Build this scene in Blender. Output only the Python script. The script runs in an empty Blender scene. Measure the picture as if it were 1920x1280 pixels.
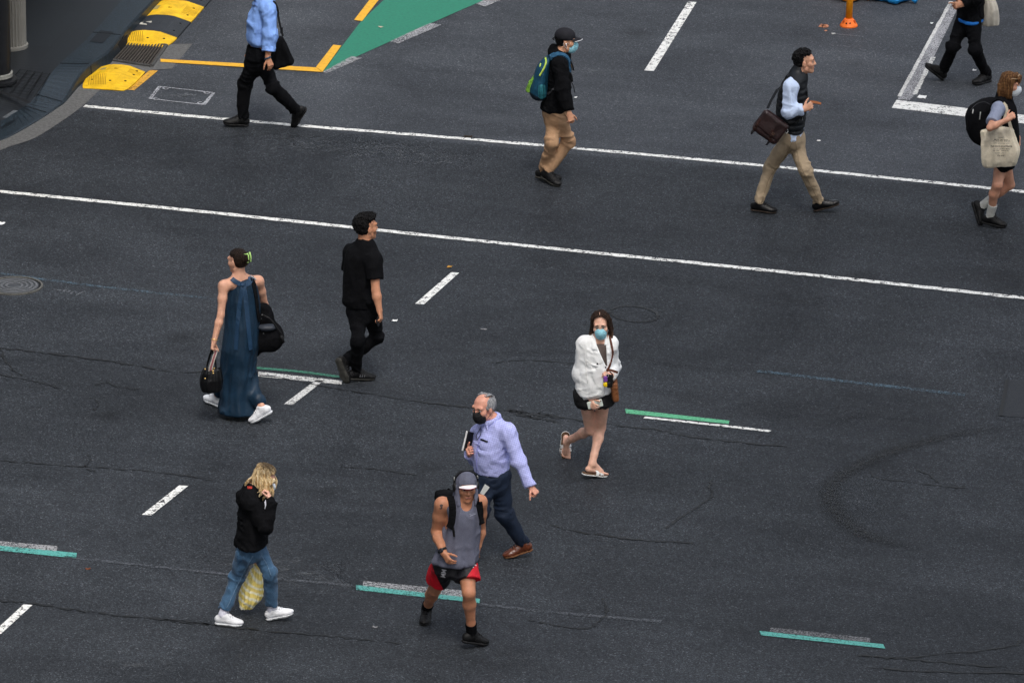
import bpy, math, os, random
import numpy as np
from mathutils import Vector
sc = bpy.context.scene
COL = sc.collection
rng = random.Random(7)
A = lambda *v: np.array(v, float)
nrm = lambda v: np.asarray(v, float) / (np.linalg.norm(v) + 1e-12)
R = math.radians
# ------------------------------------------------------------------ camera: long lens from a high window
FPX, PITCH, DIST = 16000.0, R(18.5), 83.3
CP, SP = math.cos(PITCH), math.sin(PITCH)
CAM = A(0, -DIST * CP, DIST * SP)
def ray(u, v):
    a, b = (u - 960) / FPX, (640 - v) / FPX
    return A(a, CP + b * SP, -SP + b * CP)
def onz(u, v, z=0.0):            # where the line of sight meets the level z
    d = ray(u, v); return CAM + d * ((z - CAM[2]) / d[2])
def ony(u, v, y):                # ... meets the upright plane at depth y
    d = ray(u, v); return CAM + d * ((y - CAM[1]) / d[1])
# ------------------------------------------------------------------ materials
def nodes(name):
    m = bpy.data.materials.new(name); m.use_nodes = True
    t = m.node_tree; b = t.nodes['Principled BSDF']
    return m, t, b
def N(t, kind, **kw):
    n = t.nodes.new(kind)
    for k, v in kw.items():
        if k.startswith('i_'): n.inputs[k[2:].replace('_', ' ')].default_value = v
        else: setattr(n, k, v)
    return n
def ramp(t, src, stops, interp='LINEAR'):
    r = t.nodes.new('ShaderNodeValToRGB'); r.color_ramp.interpolation = interp
    e = r.color_ramp.elements
    while len(e) < len(stops): e.new(.5)
    for x, (p, c) in zip(e, stops):
        x.position = p; x.color = (*c, 1) if len(c) == 3 else c
    t.links.new(src, r.inputs['Fac']); return r
def noise(t, vec, scale, detail=3, rough=.55, stretch=None, dist=0):
    if stretch:
        mp = N(t, 'ShaderNodeMapping'); mp.inputs['Scale'].default_value = stretch
        t.links.new(vec, mp.inputs['Vector']); vec = mp.outputs[0]
    n = N(t, 'ShaderNodeTexNoise'); n.inputs['Scale'].default_value = scale
    n.inputs['Detail'].default_value = detail; n.inputs['Roughness'].default_value = rough
    n.inputs['Distortion'].default_value = dist
    t.links.new(vec, n.inputs['Vector']); return n
def sc3(c, f): return tuple(min(1, x * f) for x in c)
MATS = {}
def mix2(name, m, col, soft=.06, fac=1.0):   # a copy of material m that turns to col where the mesh attribute w is above one half
    if name in MATS: return MATS[name]
    k = m.copy(); k.name = name; t = k.node_tree; b = t.nodes['Principled BSDF']; a = N(t, 'ShaderNodeAttribute', attribute_name='w'); src = b.inputs['Base Color'].links[0].from_socket
    r = ramp(t, a.outputs['Fac'], [(.5 - soft, (0, 0, 0)), (.5 + soft, (fac,) * 3)]); x = N(t, 'ShaderNodeMix', data_type='RGBA'); t.links.new(r.outputs[0], x.inputs['Factor']); t.links.new(src, x.inputs['A']); x.inputs['B'].default_value = (*col, 1)
    if not isinstance(col, tuple): pass
    t.links.new(x.outputs['Result'], b.inputs['Base Color']); MATS[name] = k; return k
def mat(name, col, rough=.8, var=.18, vs=9, bump=0, bs=30, stretch=None, spec=.3, sheen=0, sss=0, metal=0, cols=None, cstretch=None, fine=0):
    if name in MATS: return MATS[name]
    m, t, b = nodes(name)
    co = t.nodes.new('ShaderNodeTexCoord').outputs['Object']
    n = noise(t, co, vs, 4, .6, cstretch)
    st = cols or [(.3, sc3(col, 1 - var)), (.7, sc3(col, 1 + var))]
    r = ramp(t, n.outputs['Fac'], st)
    out = r.outputs['Color']
    if fine:
        n2 = noise(t, co, 260, 1, .5)
        mx = N(t, 'ShaderNodeMix', data_type='RGBA', blend_type='MULTIPLY'); mx.inputs['Factor'].default_value = fine
        r2 = ramp(t, n2.outputs['Fac'], [(.3, (.4, .4, .4)), (.7, (1.5, 1.5, 1.5))])
        t.links.new(out, mx.inputs['A']); t.links.new(r2.outputs[0], mx.inputs['B']); out = mx.outputs['Result']
    t.links.new(out, b.inputs['Base Color'])
    b.inputs['Roughness'].default_value = rough
    b.inputs['Specular IOR Level'].default_value = spec
    b.inputs['Metallic'].default_value = metal
    if sheen: b.inputs['Sheen Weight'].default_value = sheen
    if sss:
        b.inputs['Subsurface Weight'].default_value = sss
        b.inputs['Subsurface Radius'].default_value = (.012, .005, .003)
        b.inputs['Subsurface Scale'].default_value = 1
    if bump:
        n3 = noise(t, co, bs, 3, .6, stretch, .4)
        bp = N(t, 'ShaderNodeBump'); bp.inputs['Strength'].default_value = bump; bp.inputs['Distance'].default_value = .02
        t.links.new(n3.outputs['Fac'], bp.inputs['Height']); t.links.new(bp.outputs[0], b.inputs['Normal'])
    MATS[name] = m; return m
# ------------------------------------------------------------------ objects
def tag(o, label=None, cat=None, group=None, kind=None):
    for k, v in (('label', label), ('category', cat), ('group', group), ('kind', kind)):
        if v: o[k] = v
    return o
def mk(name, v, f, m, parent=None, loc=None, smooth=True, midx=None):
    v = np.asarray(v, np.float32); me = bpy.data.meshes.new(name)
    if isinstance(f, np.ndarray):
        n, w = f.shape
        me.vertices.add(len(v)); me.vertices.foreach_set('co', v.ravel())
        me.loops.add(n * w); me.loops.foreach_set('vertex_index', f.ravel().astype(np.int32))
        me.polygons.add(n); me.polygons.foreach_set('loop_start', np.arange(0, n * w, w, dtype=np.int32))
        me.polygons.foreach_set('loop_total', np.full(n, w, np.int32))
    else: me.from_pydata([tuple(map(float, x)) for x in v], [], f)
    for mm in (m if isinstance(m, (list, tuple)) else [m]): me.materials.append(mm)
    if midx is not None: me.polygons.foreach_set('material_index', np.asarray(midx, np.int32))
    me.polygons.foreach_set('use_smooth', np.full(len(me.polygons), smooth))
    me.update(calc_edges=True)
    o = bpy.data.objects.new(name, me); COL.objects.link(o)
    if loc is not None: o.location = tuple(map(float, loc))
    if parent: o.parent = parent
    return o
def empty(name, loc):
    o = bpy.data.objects.new(name, None); COL.objects.link(o); o.location = tuple(map(float, loc)); o.empty_display_size = .1
    return o
class MB:                        # gathers simple shapes into one mesh
    def __init__(s): s.v, s.f = [], []
    def add(s, v, f):
        n = len(s.v); s.v += [np.asarray(x, float) for x in v]; s.f += [tuple(i + n for i in q) for q in f]; return s
    def box(s, c, h, M=None, taper=1.0):
        M = np.eye(3) if M is None else np.asarray(M); c = np.asarray(c, float); vs = []
        for z in (-1, 1):
            k = taper if z > 0 else 1
            for x, y in ((-1, -1), (1, -1), (1, 1), (-1, 1)): vs.append(c + M[0] * h[0] * x * k + M[1] * h[1] * y * k + M[2] * h[2] * z)
        return s.add(vs, [(3, 2, 1, 0), (4, 5, 6, 7), (0, 1, 5, 4), (1, 2, 6, 5), (2, 3, 7, 6), (3, 0, 4, 7)])
    def tube(s, pts, r, seg=8, flat=None):
        pts = [np.asarray(p, float) for p in pts]; n = len(pts); rs = r if hasattr(r, '__len__') else [r] * n; vs = []; up = None
        for i, p in enumerate(pts):
            d = nrm(pts[min(i + 1, n - 1)] - pts[max(i - 1, 0)])
            a = A(0, 0, 1) if abs(d[2]) < .9 else A(1, 0, 0)
            if up is not None: a = up
            u = nrm(np.cross(np.cross(d, a), d)); up = u; w = np.cross(d, u)
            for k in range(seg):
                t = 2 * math.pi * k / seg; vs.append(p + rs[i] * (math.cos(t) * u + math.sin(t) * w))
        fs = [(i * seg + k, i * seg + (k + 1) % seg, (i + 1) * seg + (k + 1) % seg, (i + 1) * seg + k) for i in range(n - 1) for k in range(seg)]
        fs += [tuple(range(seg))[::-1], tuple((n - 1) * seg + k for k in range(seg))]
        return s.add(vs, fs)
    def ribbon(s, pts, nor, w, th):
        n = len(pts); vs = []; ws = w if hasattr(w, '__len__') else [w] * n
        for i in range(n):
            d = nrm(pts[min(i + 1, n - 1)] - pts[max(i - 1, 0)]); m = nrm(nor[i] - d * np.dot(nor[i], d)); sd = np.cross(d, m)
            for a, b in ((-1, -1), (1, -1), (1, 1), (-1, 1)): vs.append(pts[i] + sd * a * ws[i] / 2 + m * b * th / 2)
        fs = [(i * 4 + k, i * 4 + (k + 1) % 4, i * 4 + 4 + (k + 1) % 4, i * 4 + 4 + k) for i in range(n - 1) for k in range(4)]
        return s.add(vs, fs + [(3, 2, 1, 0), tuple(n * 4 - 4 + k for k in range(4))])
    def prism(s, poly, z0, z1):  # poly: list of xy (counter-clockwise); z may be lists
        n = len(poly); vs = [A(x, y, z0) for x, y in poly] + [A(x, y, z1) for x, y in poly]
        return s.add(vs, [tuple(range(n))[::-1], tuple(range(n, 2 * n))] + [(i, (i + 1) % n, (i + 1) % n + n, i + n) for i in range(n)])
    def lathe(s, prof, c, seg=24):
        c = np.asarray(c, float); n = len(prof)
        vs = [c + A(r * math.cos(2 * math.pi * k / seg), r * math.sin(2 * math.pi * k / seg), z) for r, z in prof for k in range(seg)]
        fs = [(i * seg + k, i * seg + (k + 1) % seg, (i + 1) * seg + (k + 1) % seg, (i + 1) * seg + k) for i in range(n - 1) for k in range(seg)]
        return s.add(vs, fs + [tuple(range(seg))[::-1], tuple((n - 1) * seg + k for k in range(seg))])
    def ball(s, c, r, M=None, seg=10):
        M = np.eye(3) if M is None else np.asarray(M); r = np.asarray(r, float) * np.ones(3); c = np.asarray(c, float); vs = []
        for i in range(1, seg):
            t = math.pi * i / seg
            for k in range(seg):
                q = 2 * math.pi * k / seg; l = A(math.sin(t) * math.cos(q), math.sin(t) * math.sin(q), math.cos(t)) * r
                vs.append(c + l @ M)
        n = len(vs); vs += [c + A(0, 0, r[2]) @ M, c - A(0, 0, r[2]) @ M]
        fs = [(i * seg + k, (i + 1) * seg + k, (i + 1) * seg + (k + 1) % seg, i * seg + (k + 1) % seg) for i in range(seg - 2) for k in range(seg)]
        fs += [(n, k, (k + 1) % seg) for k in range(seg)] + [(n + 1, (seg - 2) * seg + (k + 1) % seg, (seg - 2) * seg + k) for k in range(seg)]
        return s.add(vs, fs)
    def build(s, name, m, parent=None, loc=None, smooth=False, midx=None):
        v = np.array(s.v)
        if loc is not None: v = v - np.asarray(loc)
        return mk(name, v, s.f, m, parent, loc, smooth, midx)
# ------------------------------------------------------------------ implicit shapes -> surface nets
def vnoise(p, f, seed=0):
    q = p * f + seed * 17.31; i = np.floor(q).astype(np.int64); t = q - i; t = t * t * (3 - 2 * t); out = 0
    for dx in (0, 1):
        for dy in (0, 1):
            for dz in (0, 1):
                h = ((i[..., 0] + dx) * 374761393 + (i[..., 1] + dy) * 668265263 + (i[..., 2] + dz) * 2147483647 + seed * 97) & 0xffffffff
                h = ((h ^ (h >> 13)) * 1274126177) & 0xffffffff; h = (h ^ (h >> 16)) & 0xffff
                w = (t[..., 0] if dx else 1 - t[..., 0]) * (t[..., 1] if dy else 1 - t[..., 1]) * (t[..., 2] if dz else 1 - t[..., 2])
                out = out + w * (h / 32767.5 - 1)
    return out
def smin(a, b, k):
    h = np.clip(.5 + .5 * (b - a) / k, 0, 1); return b * (1 - h) + a * h - k * h * (1 - h)
def catmull(xs, n=6):
    xs = np.asarray(xs, float); P = np.vstack([2 * xs[0] - xs[1], xs, 2 * xs[-1] - xs[-2]]); out = []
    for i in range(len(xs) - 1):
        a, b, c, d = P[i:i + 4]
        for t in np.arange(n) / n: out.append(.5 * (2 * b + (c - a) * t + (2 * a - 5 * b + 4 * c - d) * t * t + (3 * b - a - 3 * c + d) * t ** 3))
    return np.array(out + [xs[-1]])
class F:
    def __init__(s, k=.02): s.k = k; s.pr = []; s.cuts = []; s.subs = []; s.disp = None; s.amp = 0; s.grow = 0; s.lo = A(9, 9, 9); s.hi = -s.lo
    def bb(s, *ps, r=0):
        for p in ps: s.lo = np.minimum(s.lo, np.asarray(p) - r); s.hi = np.maximum(s.hi, np.asarray(p) + r)
    def cone(s, a, b, ra, rb=None, n=None, fa=1, fb=None, k=None, cap=0):
        rb = ra if rb is None else rb; fb = fa if fb is None else fb; a = np.asarray(a, float); b = np.asarray(b, float); ba = b - a; L = max(ba @ ba, 1e-9); bn = nrm(ba)
        if n is not None: n = nrm(n)
        def f(p):
            pa = p - a; t = np.clip(pa @ ba / L, 0, 1); q = pa - t[..., None] * ba; r = ra + (rb - ra) * t
            if n is None:
                d = np.sqrt((q * q).sum(-1)) - r
                if cap: d = np.maximum(d, (p - b) @ bn)
                if cap == 2: d = np.maximum(d, (a - p) @ bn)
                return d
            g = fa + (fb - fa) * t; qn = q @ n
            return (np.sqrt(np.maximum((q * q).sum(-1) - qn * qn + (qn / g) ** 2, 0)) - r) * np.clip(g, .5, 1)
        s.pr.append((f, k or s.k)); s.bb(a, b, r=max(ra, rb)); return s
    def chain(s, pts, rs, n=None, fl=1, k=None, cap=0):
        for i in range(len(pts) - 1): s.cone(pts[i], pts[i + 1], rs[i], rs[i + 1], n, fl, fl, k, cap if i == len(pts) - 2 else 0)
        return s
    def ell(s, c, r, M=None, k=None):
        c = np.asarray(c, float); r = np.asarray(r, float) * np.ones(3); M = np.eye(3) if M is None else np.asarray(M)
        def f(p):
            q = (p - c) @ M.T; a = np.sqrt(((q / r) ** 2).sum(-1)); b = np.sqrt(((q / r ** 2) ** 2).sum(-1)) + 1e-9
            return a * (a - 1) / b
        s.pr.append((f, k or s.k)); s.bb(c, r=r.max()); return s
    def box(s, c, h, M=None, r=.02, k=None, tap=0):
        c = np.asarray(c, float); h = np.asarray(h, float); M = np.eye(3) if M is None else np.asarray(M)
        def f(p):
            q = (p - c) @ M.T; w = np.ones(q.shape[:-1]) if not tap else np.clip(1 - tap * (q[..., 2] / h[2] + 1) / 2, .2, 1)
            hh = np.stack([h[0] * w, h[1] * w, h[2] * np.ones_like(w)], -1)
            d = np.abs(q) - hh + r; return np.sqrt((np.maximum(d, 0) ** 2).sum(-1)) + np.minimum(d.max(-1), 0) - r
        s.pr.append((f, k or s.k)); s.bb(c, r=np.linalg.norm(h)); return s
    def loft(s, st, rd=.03, mod=None, k=None):   # st rows: z cx cy w w2  (horizontal elliptic slices)
        st = np.asarray(st, float); st = st[np.argsort(st[:, 0])]
        if len(st) > 2: st = catmull(st, 6)
        z = st[:, 0]; z0, z1 = z[0], z[-1]
        def f(p):
            zz = np.clip(p[..., 2], z0, z1); g = [np.interp(zz, z, st[:, j]) for j in range(1, 5)]
            x, y = p[..., 0] - g[0], p[..., 1] - g[1]; w, v = g[2], g[3]
            a = np.sqrt((x / w) ** 2 + (y / v) ** 2); b = np.sqrt((x / w ** 2) ** 2 + (y / v ** 2) ** 2) + 1e-6
            dr = a * (a - 1) / b
            dr = np.where(a < .3, -np.minimum(w, v) * (1 - a), dr)
            if mod is not None: dr = dr - mod(np.arctan2(y / v, x / w), zz)
            da = np.maximum(p[..., 2] - z1, z0 - p[..., 2]); e1, e2 = dr + rd, da + rd
            return np.minimum(np.maximum(e1, e2), 0) + np.sqrt(np.maximum(e1, 0) ** 2 + np.maximum(e2, 0) ** 2) - rd
        s.pr.append((f, k or s.k)); m = max(st[:, 3].max(), st[:, 4].max())
        s.bb(*[A(r[1], r[2], r[0]) for r in st], r=m); return s
    def cut(s, pt, n):           # removes what lies on the side n points to
        pt = np.asarray(pt, float); n = nrm(n); s.cuts.append(lambda p: (p - pt) @ n); return s
    def cutf(s, fn): s.cuts.append(fn); return s
    def hole(s, a, b, ra, rb=None):   # bores a capsule out of the shape
        g = F().cone(a, b, ra, rb).pr[0][0]; s.cuts.append(lambda p: -g(p)); return s
    def sub(s, c, r, k=.01):
        c = np.asarray(c, float); s.subs.append((lambda p: np.sqrt(((p - c) ** 2).sum(-1)) - r, k)); return s
    def fold(s, amp, f, st=(1, 1, 1), seed=1, mask=None):
        st = A(*st); s.amp += amp; old = s.disp
        def d(p):
            w = p * st; w = w + .25 / f * np.stack([vnoise(w, f * .7, seed + j) for j in (3, 4, 5)], -1)
            x = np.clip(1 - 2.3 * np.abs(vnoise(w, f, seed)), -.3, 1); x = amp * x
            if mask is not None: x = x * mask(p)
            return x + (old(p) if old else 0)
        s.disp = d; return s
    def finish(s, d, p):
        for g, k in s.subs: d = -smin(-d, g(p), k)
        d = d - s.grow
        if s.disp: d = d - s.disp(p)
        for c in s.cuts: d = np.maximum(d, c(p))
        return d
    def ev(s, p):
        p = np.asarray(p, float); d = np.full(p.shape[:-1], 1e3)
        for f, k in s.pr: d = smin(d, f(p), k)
        return s.finish(d, p)
    def grad(s, p, e=.004):
        p = np.asarray(p, float); g = np.stack([s.ev(p + e * np.eye(3)[i]) - s.ev(p - e * np.eye(3)[i]) for i in range(3)], -1)
        return g / (np.linalg.norm(g, axis=-1, keepdims=True) + 1e-9)
    def hug(s, p, off=.006, it=14):
        p = np.asarray(p, float).copy()
        for _ in range(it): p -= ((s.ev(p) - off) * .8)[..., None] * s.grad(p)
        return p
    def drop(s, p, d=(0, CP, -SP), off=.004, it=60, back=.6):   # slide points along d until they lie on the surface
        p = np.asarray(p, float).copy(); d = nrm(d); p -= d * back; t = np.zeros(p.shape[:-1])
        for _ in range(it): t = np.minimum(t + .7 * np.maximum(s.ev(p + t[..., None] * d) - off, -.01), back * 1.5 + .15)
        return p + t[..., None] * d
    def poly(s, h):
        B = 8; pad = s.k + s.amp + s.grow + .01; lo = s.lo - pad; hi = s.hi + pad; nb = np.ceil((hi - lo) / (h * B)).astype(int) + 1
        g = np.stack(np.meshgrid(*[np.arange(n) for n in nb], indexing='ij'), -1).reshape(-1, 3)
        cen = lo + (g + .5) * h * B - h / 2
        D = np.stack([f(cen) for f, _ in s.pr]); dm = D.min(0); comb = dm - s.grow
        for c in s.cuts: comb = np.maximum(comb, c(cen))
        R0 = .87 * B * h * 1.15; act = np.abs(comb) < R0 + s.k + s.amp + .01
        V = np.where(comb < 0, -1., 1.)[:, None] * np.ones((1, B ** 3)); V = V.astype(np.float32)
        ai = np.nonzero(act)[0]; o = np.stack(np.meshgrid(*[np.arange(B)] * 3, indexing='ij'), -1).reshape(-1, 3)
        P = lo + (g[ai][:, None, :] * B + o[None]) * h
        vals = np.full(P.shape[:2], 1e3)
        for j, (f, k) in enumerate(s.pr):
            rel = np.nonzero(D[j, ai] < dm[ai] + 2 * R0 + 2 * s.k)[0]
            if len(rel): vals[rel] = smin(vals[rel], f(P[rel]), k)
        V[ai] = s.finish(vals, P)
        V = V.reshape(*nb, B, B, B).transpose(0, 3, 1, 4, 2, 5).reshape(*(nb * B))
        V[0] = V[-1] = 1; V[:, 0] = V[:, -1] = 1; V[:, :, 0] = V[:, :, -1] = 1
        return snets(V, lo, h)
    def obj(s, name, m, h=.009, parent=None, loc=None, midx=None, attr=None):
        v, f = s.poly(h)
        if loc is not None: v = v - loc
        mi = midx(v[f].mean(1)) if midx is not None else None
        o = mk(name, v, f, m, parent, loc, True, mi)
        if attr is not None:
            a = o.data.attributes.new('w', 'FLOAT', 'POINT'); a.data.foreach_set('value', np.asarray(attr(v), np.float32))
        return o
def snets(V, lo, h):
    S = V < 0; sh = np.array(V.shape) - 1
    corners = [(a, b, c) for a in (0, 1) for b in (0, 1) for c in (0, 1)]
    sl = lambda o: tuple(slice(o[i], o[i] + sh[i]) for i in range(3))
    c = sum(S[sl(o)].astype(np.uint8) for o in corners); act = (c > 0) & (c < 8)
    cells = np.argwhere(act); ids = np.full(act.shape, -1, np.int32); ids[act] = np.arange(len(cells))
    acc = np.zeros((len(cells), 3)); cnt = np.zeros(len(cells))
    val = {o: V[tuple((cells + o).T)].astype(float) for o in corners}
    for o in corners:
        for ax in range(3):
            if o[ax]: continue
            q = list(o); q[ax] = 1; q = tuple(q); va, vb = val[o], val[q]; m = (va < 0) != (vb < 0)
            t = np.where(m, va / np.where(m, va - vb, 1), 0); pos = np.array(o, float)[None] + t[:, None] * (np.array(q) - o)[None]
            acc += pos * m[:, None]; cnt += m
    v = lo + h * (cells + acc / np.maximum(cnt, 1)[:, None]); quads = []
    for d in range(3):
        u, w = (d + 1) % 3, (d + 2) % 3; a = [slice(1, -1)] * 3; b = [slice(1, -1)] * 3; a[d] = slice(0, -1); b[d] = slice(1, None)
        s0, s1 = S[tuple(a)], S[tuple(b)]; e = np.argwhere(s0 != s1); off = np.ones(3, int); off[d] = 0; n = e + off
        eu, ew = np.eye(3, dtype=int)[u], np.eye(3, dtype=int)[w]; ins = S[tuple(n.T)]
        q = np.stack([ids[tuple((n - eu - ew).T)], ids[tuple((n - ew).T)], ids[tuple(n.T)], ids[tuple((n - eu).T)]], 1)
        q[~ins] = q[~ins][:, ::-1]; quads.append(q)
    q = np.vstack(quads); return v, q[(q >= 0).all(1)]
def text_mesh(txt, size=1.0, shear=0.0, bold=0.0):
    cu = bpy.data.curves.new('lettering_curve', 'FONT'); cu.body = txt; cu.size = size; cu.align_x = 'CENTER'; cu.shear = shear; cu.offset = bold; cu.resolution_u = 3
    o = bpy.data.objects.new('lettering_tmp', cu); COL.objects.link(o)
    me = bpy.data.meshes.new_from_object(o.evaluated_get(bpy.context.evaluated_depsgraph_get()))
    v = np.array([x.co[:] for x in me.vertices]); f = [tuple(p.vertices) for p in me.polygons]
    bpy.data.objects.remove(o); bpy.data.curves.remove(cu); bpy.data.meshes.remove(me); return v, f
# ------------------------------------------------------------------ people: skeleton solved in 3-D, body grown as one skin, clothes as children
PEOPLE = {}
seg = lambda p, q, t: np.asarray(p) + (np.asarray(q) - np.asarray(p)) * t
def frame(yaw, pitch=0, roll=0):  # rows: person's left, forward, up
    y, p, r = R(yaw), R(pitch), R(roll)
    f = A(math.sin(y) * math.cos(p), -math.cos(y) * math.cos(p), math.sin(p)); l = A(math.cos(y), math.sin(y), 0); u = np.cross(f, l)
    return np.array([l * math.cos(r) + u * math.sin(r), f, u * math.cos(r) - l * math.sin(r)])
SKIN = {}
def skin(name, col):
    return mat(name, col, .5, .13, 16, .12, 120, sss=.10, spec=.35)
class Per:
    def __init__(s, key, label, reg, H, sex, yaw, feet, pel, neck, head, T, arms, skin, pyaw=None, dyn=0, dyh=None, dyp=0, bulk=1.0, toes=False, shw=None, wl=.5, drop=.05, shoe=1.0, nk=1.0, legk=.72):
        s.__dict__.update(reg=reg, H=H, sex=sex, T=T, bulk=bulk, key=key); PEOPLE[key] = s
        s.female = sex == 'f'; w = .93 if s.female else 1; s.w = w; s.shoek = shoe * w
        s.Rp = frame(yaw if pyaw is None else pyaw); za = {k: f[4] for k, f in feet.items()}; s.foot = {}
        for _ in range(6):       # settle each shoe on the road
            ank = {k: onz(*s.px(f[2], f[3]), za[k]) for k, f in feet.items()}; s.o = CAM
            for k, f in feet.items():
                o, d = s.ray(f[5], f[6]); L = .185 * s.shoek; tc = (ank[k] - o) @ d; perp2 = ((o + tc * d - ank[k]) ** 2).sum(); r = math.sqrt(max(L * L - perp2, 0))
                c1, c2 = o + (tc + r) * d, o + (tc - r) * d; tp = c1 if abs(c1[2] - f[7]) < abs(c2[2] - f[7]) else c2
                a_ = nrm(tp - ank[k]); hh = math.hypot(a_[0], a_[1]); sd = A(-a_[1], a_[0], 0) / hh if hh > .35 else s.Rp[0]; sd = frame(f[8])[0] if len(f) > 8 else sd; sd = nrm(sd - a_ * (sd @ a_)); u_ = np.cross(a_, sd)
                th = R(22); fw = a_ * math.cos(th) + u_ * math.sin(th); up = u_ * math.cos(th) - a_ * math.sin(th)
                low = min((ank[k] - up * .098 + fw * x * s.shoek)[2] for x in (-.07, .0, .15, .185)); za[k] -= low * .8; s.foot[k] = (fw, up, sd, tp[2])
        s.base = A(np.mean([a[0] for a in ank.values()]), ank['l'][1] * wl + ank['r'][1] * (1 - wl), 0); s.o = CAM - s.base
        s.mz = reg[2] * np.linalg.norm(ony(961, reg[1], s.base[1]) - ony(960, reg[1], s.base[1]))   # metres per zoomed pixel
        s.Rt = frame(yaw)
        s.dyn, s.dyp = dyn, dyp
        s.pel = s.at(*pel, dyp); s.pel[2] = .505 * H - drop + .02; s.neck = s.at(*neck, dyn); s.necky = neck[1]; s.pely = neck[1] + (s.neck[2] - s.pel[2]) * CP / s.mz + (dyn - dyp) * SP / s.mz
        s.M = frame(*head[2:5]); s.hd = s.at(head[0], head[1], dyn + .02 * s.M[1][1] if dyh is None else dyh); s.hs = (head[5] if len(head) > 5 else 1) * (.95 if s.female else 1)
        hw = shw or (.165 if s.female else .185); s.sh = {}; s.el = {}; s.wr = {}; s.hand = {}; s.hip = {}; s.kn = {}; s.an = {}
        for k, g in (('l', 1), ('r', -1)):
            a = arms[k]; s.sh[k] = s.at(a[0], a[1], dyn + s.Rt[0][1] * hw * g + s.Rt[1][1] * .0)
            s.el[k] = s.ik(s.sh[k], a[2], a[3], .178 * H, a[4]); s.wr[k] = s.ik(s.el[k], a[5], a[6], .150 * H, a[7])
            h = s.ik(s.wr[k], a[8], a[9], .10, a[10]); D = nrm(h - s.wr[k]); n = A(*a[11]); n = nrm(n - D * (n @ D)); s.hand[k] = (D, n, a[12])
            s.hip[k] = s.pel + s.Rp[0] * g * (.088 if s.female else .085) - A(0, 0, .02)
            f = feet[k]; s.an[k] = ank[k] - s.base
            o, d = s.ray(f[0], f[1]); mid = (s.hip[k] + s.an[k]) / 2; tc = (mid - o) @ d; ts = tc + np.linspace(-.5, .5, 401); kp = o + ts[:, None] * d
            c = (np.linalg.norm(kp - s.hip[k], axis=1) - .245 * H) ** 2 + (np.linalg.norm(kp - s.an[k], axis=1) - .235 * H) ** 2 - .02 * (kp - mid) @ s.Rp[1]
            s.kn[k] = kp[c.argmin()]
            fw, up, sd, tpz = s.foot[k]; s.foot[k] = (s.an[k], fw, up, sd)
            if os.environ.get('DBG'):
                print(key, k, 'thigh %.2f/%.2f shin %.2f/%.2f  uarm %.2f/%.2f farm %.2f/%.2f toe_z %.2f hip_z %.2f knee %s' % (np.linalg.norm(s.kn[k] - s.hip[k]), .245 * H, np.linalg.norm(s.kn[k] - s.an[k]), .235 * H, np.linalg.norm(s.el[k] - s.sh[k]), .178 * H, np.linalg.norm(s.wr[k] - s.el[k]), .150 * H, tpz, s.hip[k][2], s.kn[k].round(2)), 'sole_z %.2f' % (s.an[k] - up * .095)[2])
        if os.environ.get('DBG'): print(key, 'pel', s.pel.round(2), 'neck', s.neck.round(2), 'headtop %.2f of %.2f' % (s.hd[2] + .115, H))
        s.skin = skin; s.legk = legk; s.grow_body(toes, nk); s.label = label
    def px(s, x, y): return s.reg[0] + x * s.reg[2], s.reg[1] + y * s.reg[2]
    def ray(s, x, y): d = nrm(ray(*s.px(x, y))); return s.o, d
    def at(s, x, y, dy=0): return ony(*s.px(x, y), s.base[1] + dy) - s.base
    def ik(s, p, x, y, L, side):
        o, d = s.ray(x, y); t = (p - o) @ d; q = ((o + t * d - p) ** 2).sum(); return o + (t + side * math.sqrt(max(L * L - q, 0))) * d
    def rows(s, T, kw=1.0, kd=1.0, hem=0):
        out = []
        for r in T:
            t = (r[2] - s.necky) / (s.pely - s.necky); dy = s.dyn + (s.dyp - s.dyn) * min(max(t, 0), 1.2) + (r[4] if len(r) > 4 else 0)
            c = s.at((r[0] + r[1]) / 2, r[2], dy); out.append((c[2], c[0], c[1], (r[1] - r[0]) / 2 * s.mz * kw, r[3] * kd))
        if hem:                  # the near rim of a hem hangs lower in the view than its middle
            l = out[-1]; z = l[0] + hem * l[4]; out = [q for q in out[:-1] if q[0] > z + .012] + [(z,) + l[1:]]
        return out
    def h(s, x, y, z): return s.hd + (A(x, y, z) * s.hs) @ s.M       # head-frame point
    def grow_body(s, toes, nk):
        f = F(.022); b = s.bulk; w = s.w; H, M, hs = s.h, s.M, s.hs; G = F(.018)
        for g in (f, G):         # head
            g.ell(H(0, -.014, .036), A(.075, .095, .082) * hs, M); g.ell(H(0, .03, -.028), A(.06, .062, .086) * hs, M)
            for q in (1, -1):
                g.cone(H(.042 * q, .012, -.07), H(.012 * q, .062, -.098), .022 * hs, .020 * hs); g.ell(H(.043 * q, .056, -.022), .025 * hs, M)
                g.ell(H(.079 * q, -.004, -.012), A(.009, .021, .032) * hs, M, .006)
            g.ell(H(0, .07, -.1), A(.022, .02, .018) * hs, M)
            g.cone(H(0, .084, .02), H(0, .105, -.026), .009 * hs, .0125 * hs, k=.012); g.cone(H(-.011, .093, -.032), H(.011, .093, -.032), .0095 * hs, k=.01)
            g.cone(H(-.042, .074, .03), H(.042, .074, .03), .015 * hs)
            g.cone(H(-.018, .085, -.062), H(.018, .085, -.062), .0085 * hs, k=.01); g.cone(H(-.014, .083, -.074), H(.014, .083, -.074), .009 * hs, k=.01)
            for q in (1, -1): g.sub(H(.031 * q, .1, .008), .019 * hs, .012)
        s.headF = G
        nw = (.049 if s.female else .058) * nk
        f.cone(H(0, -.022, -.075), s.neck - A(0, 0, .01), nw, nw * 1.1, k=.035)
        up = [r for r in s.T if r[2] <= s.pely + 5] or s.T
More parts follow.
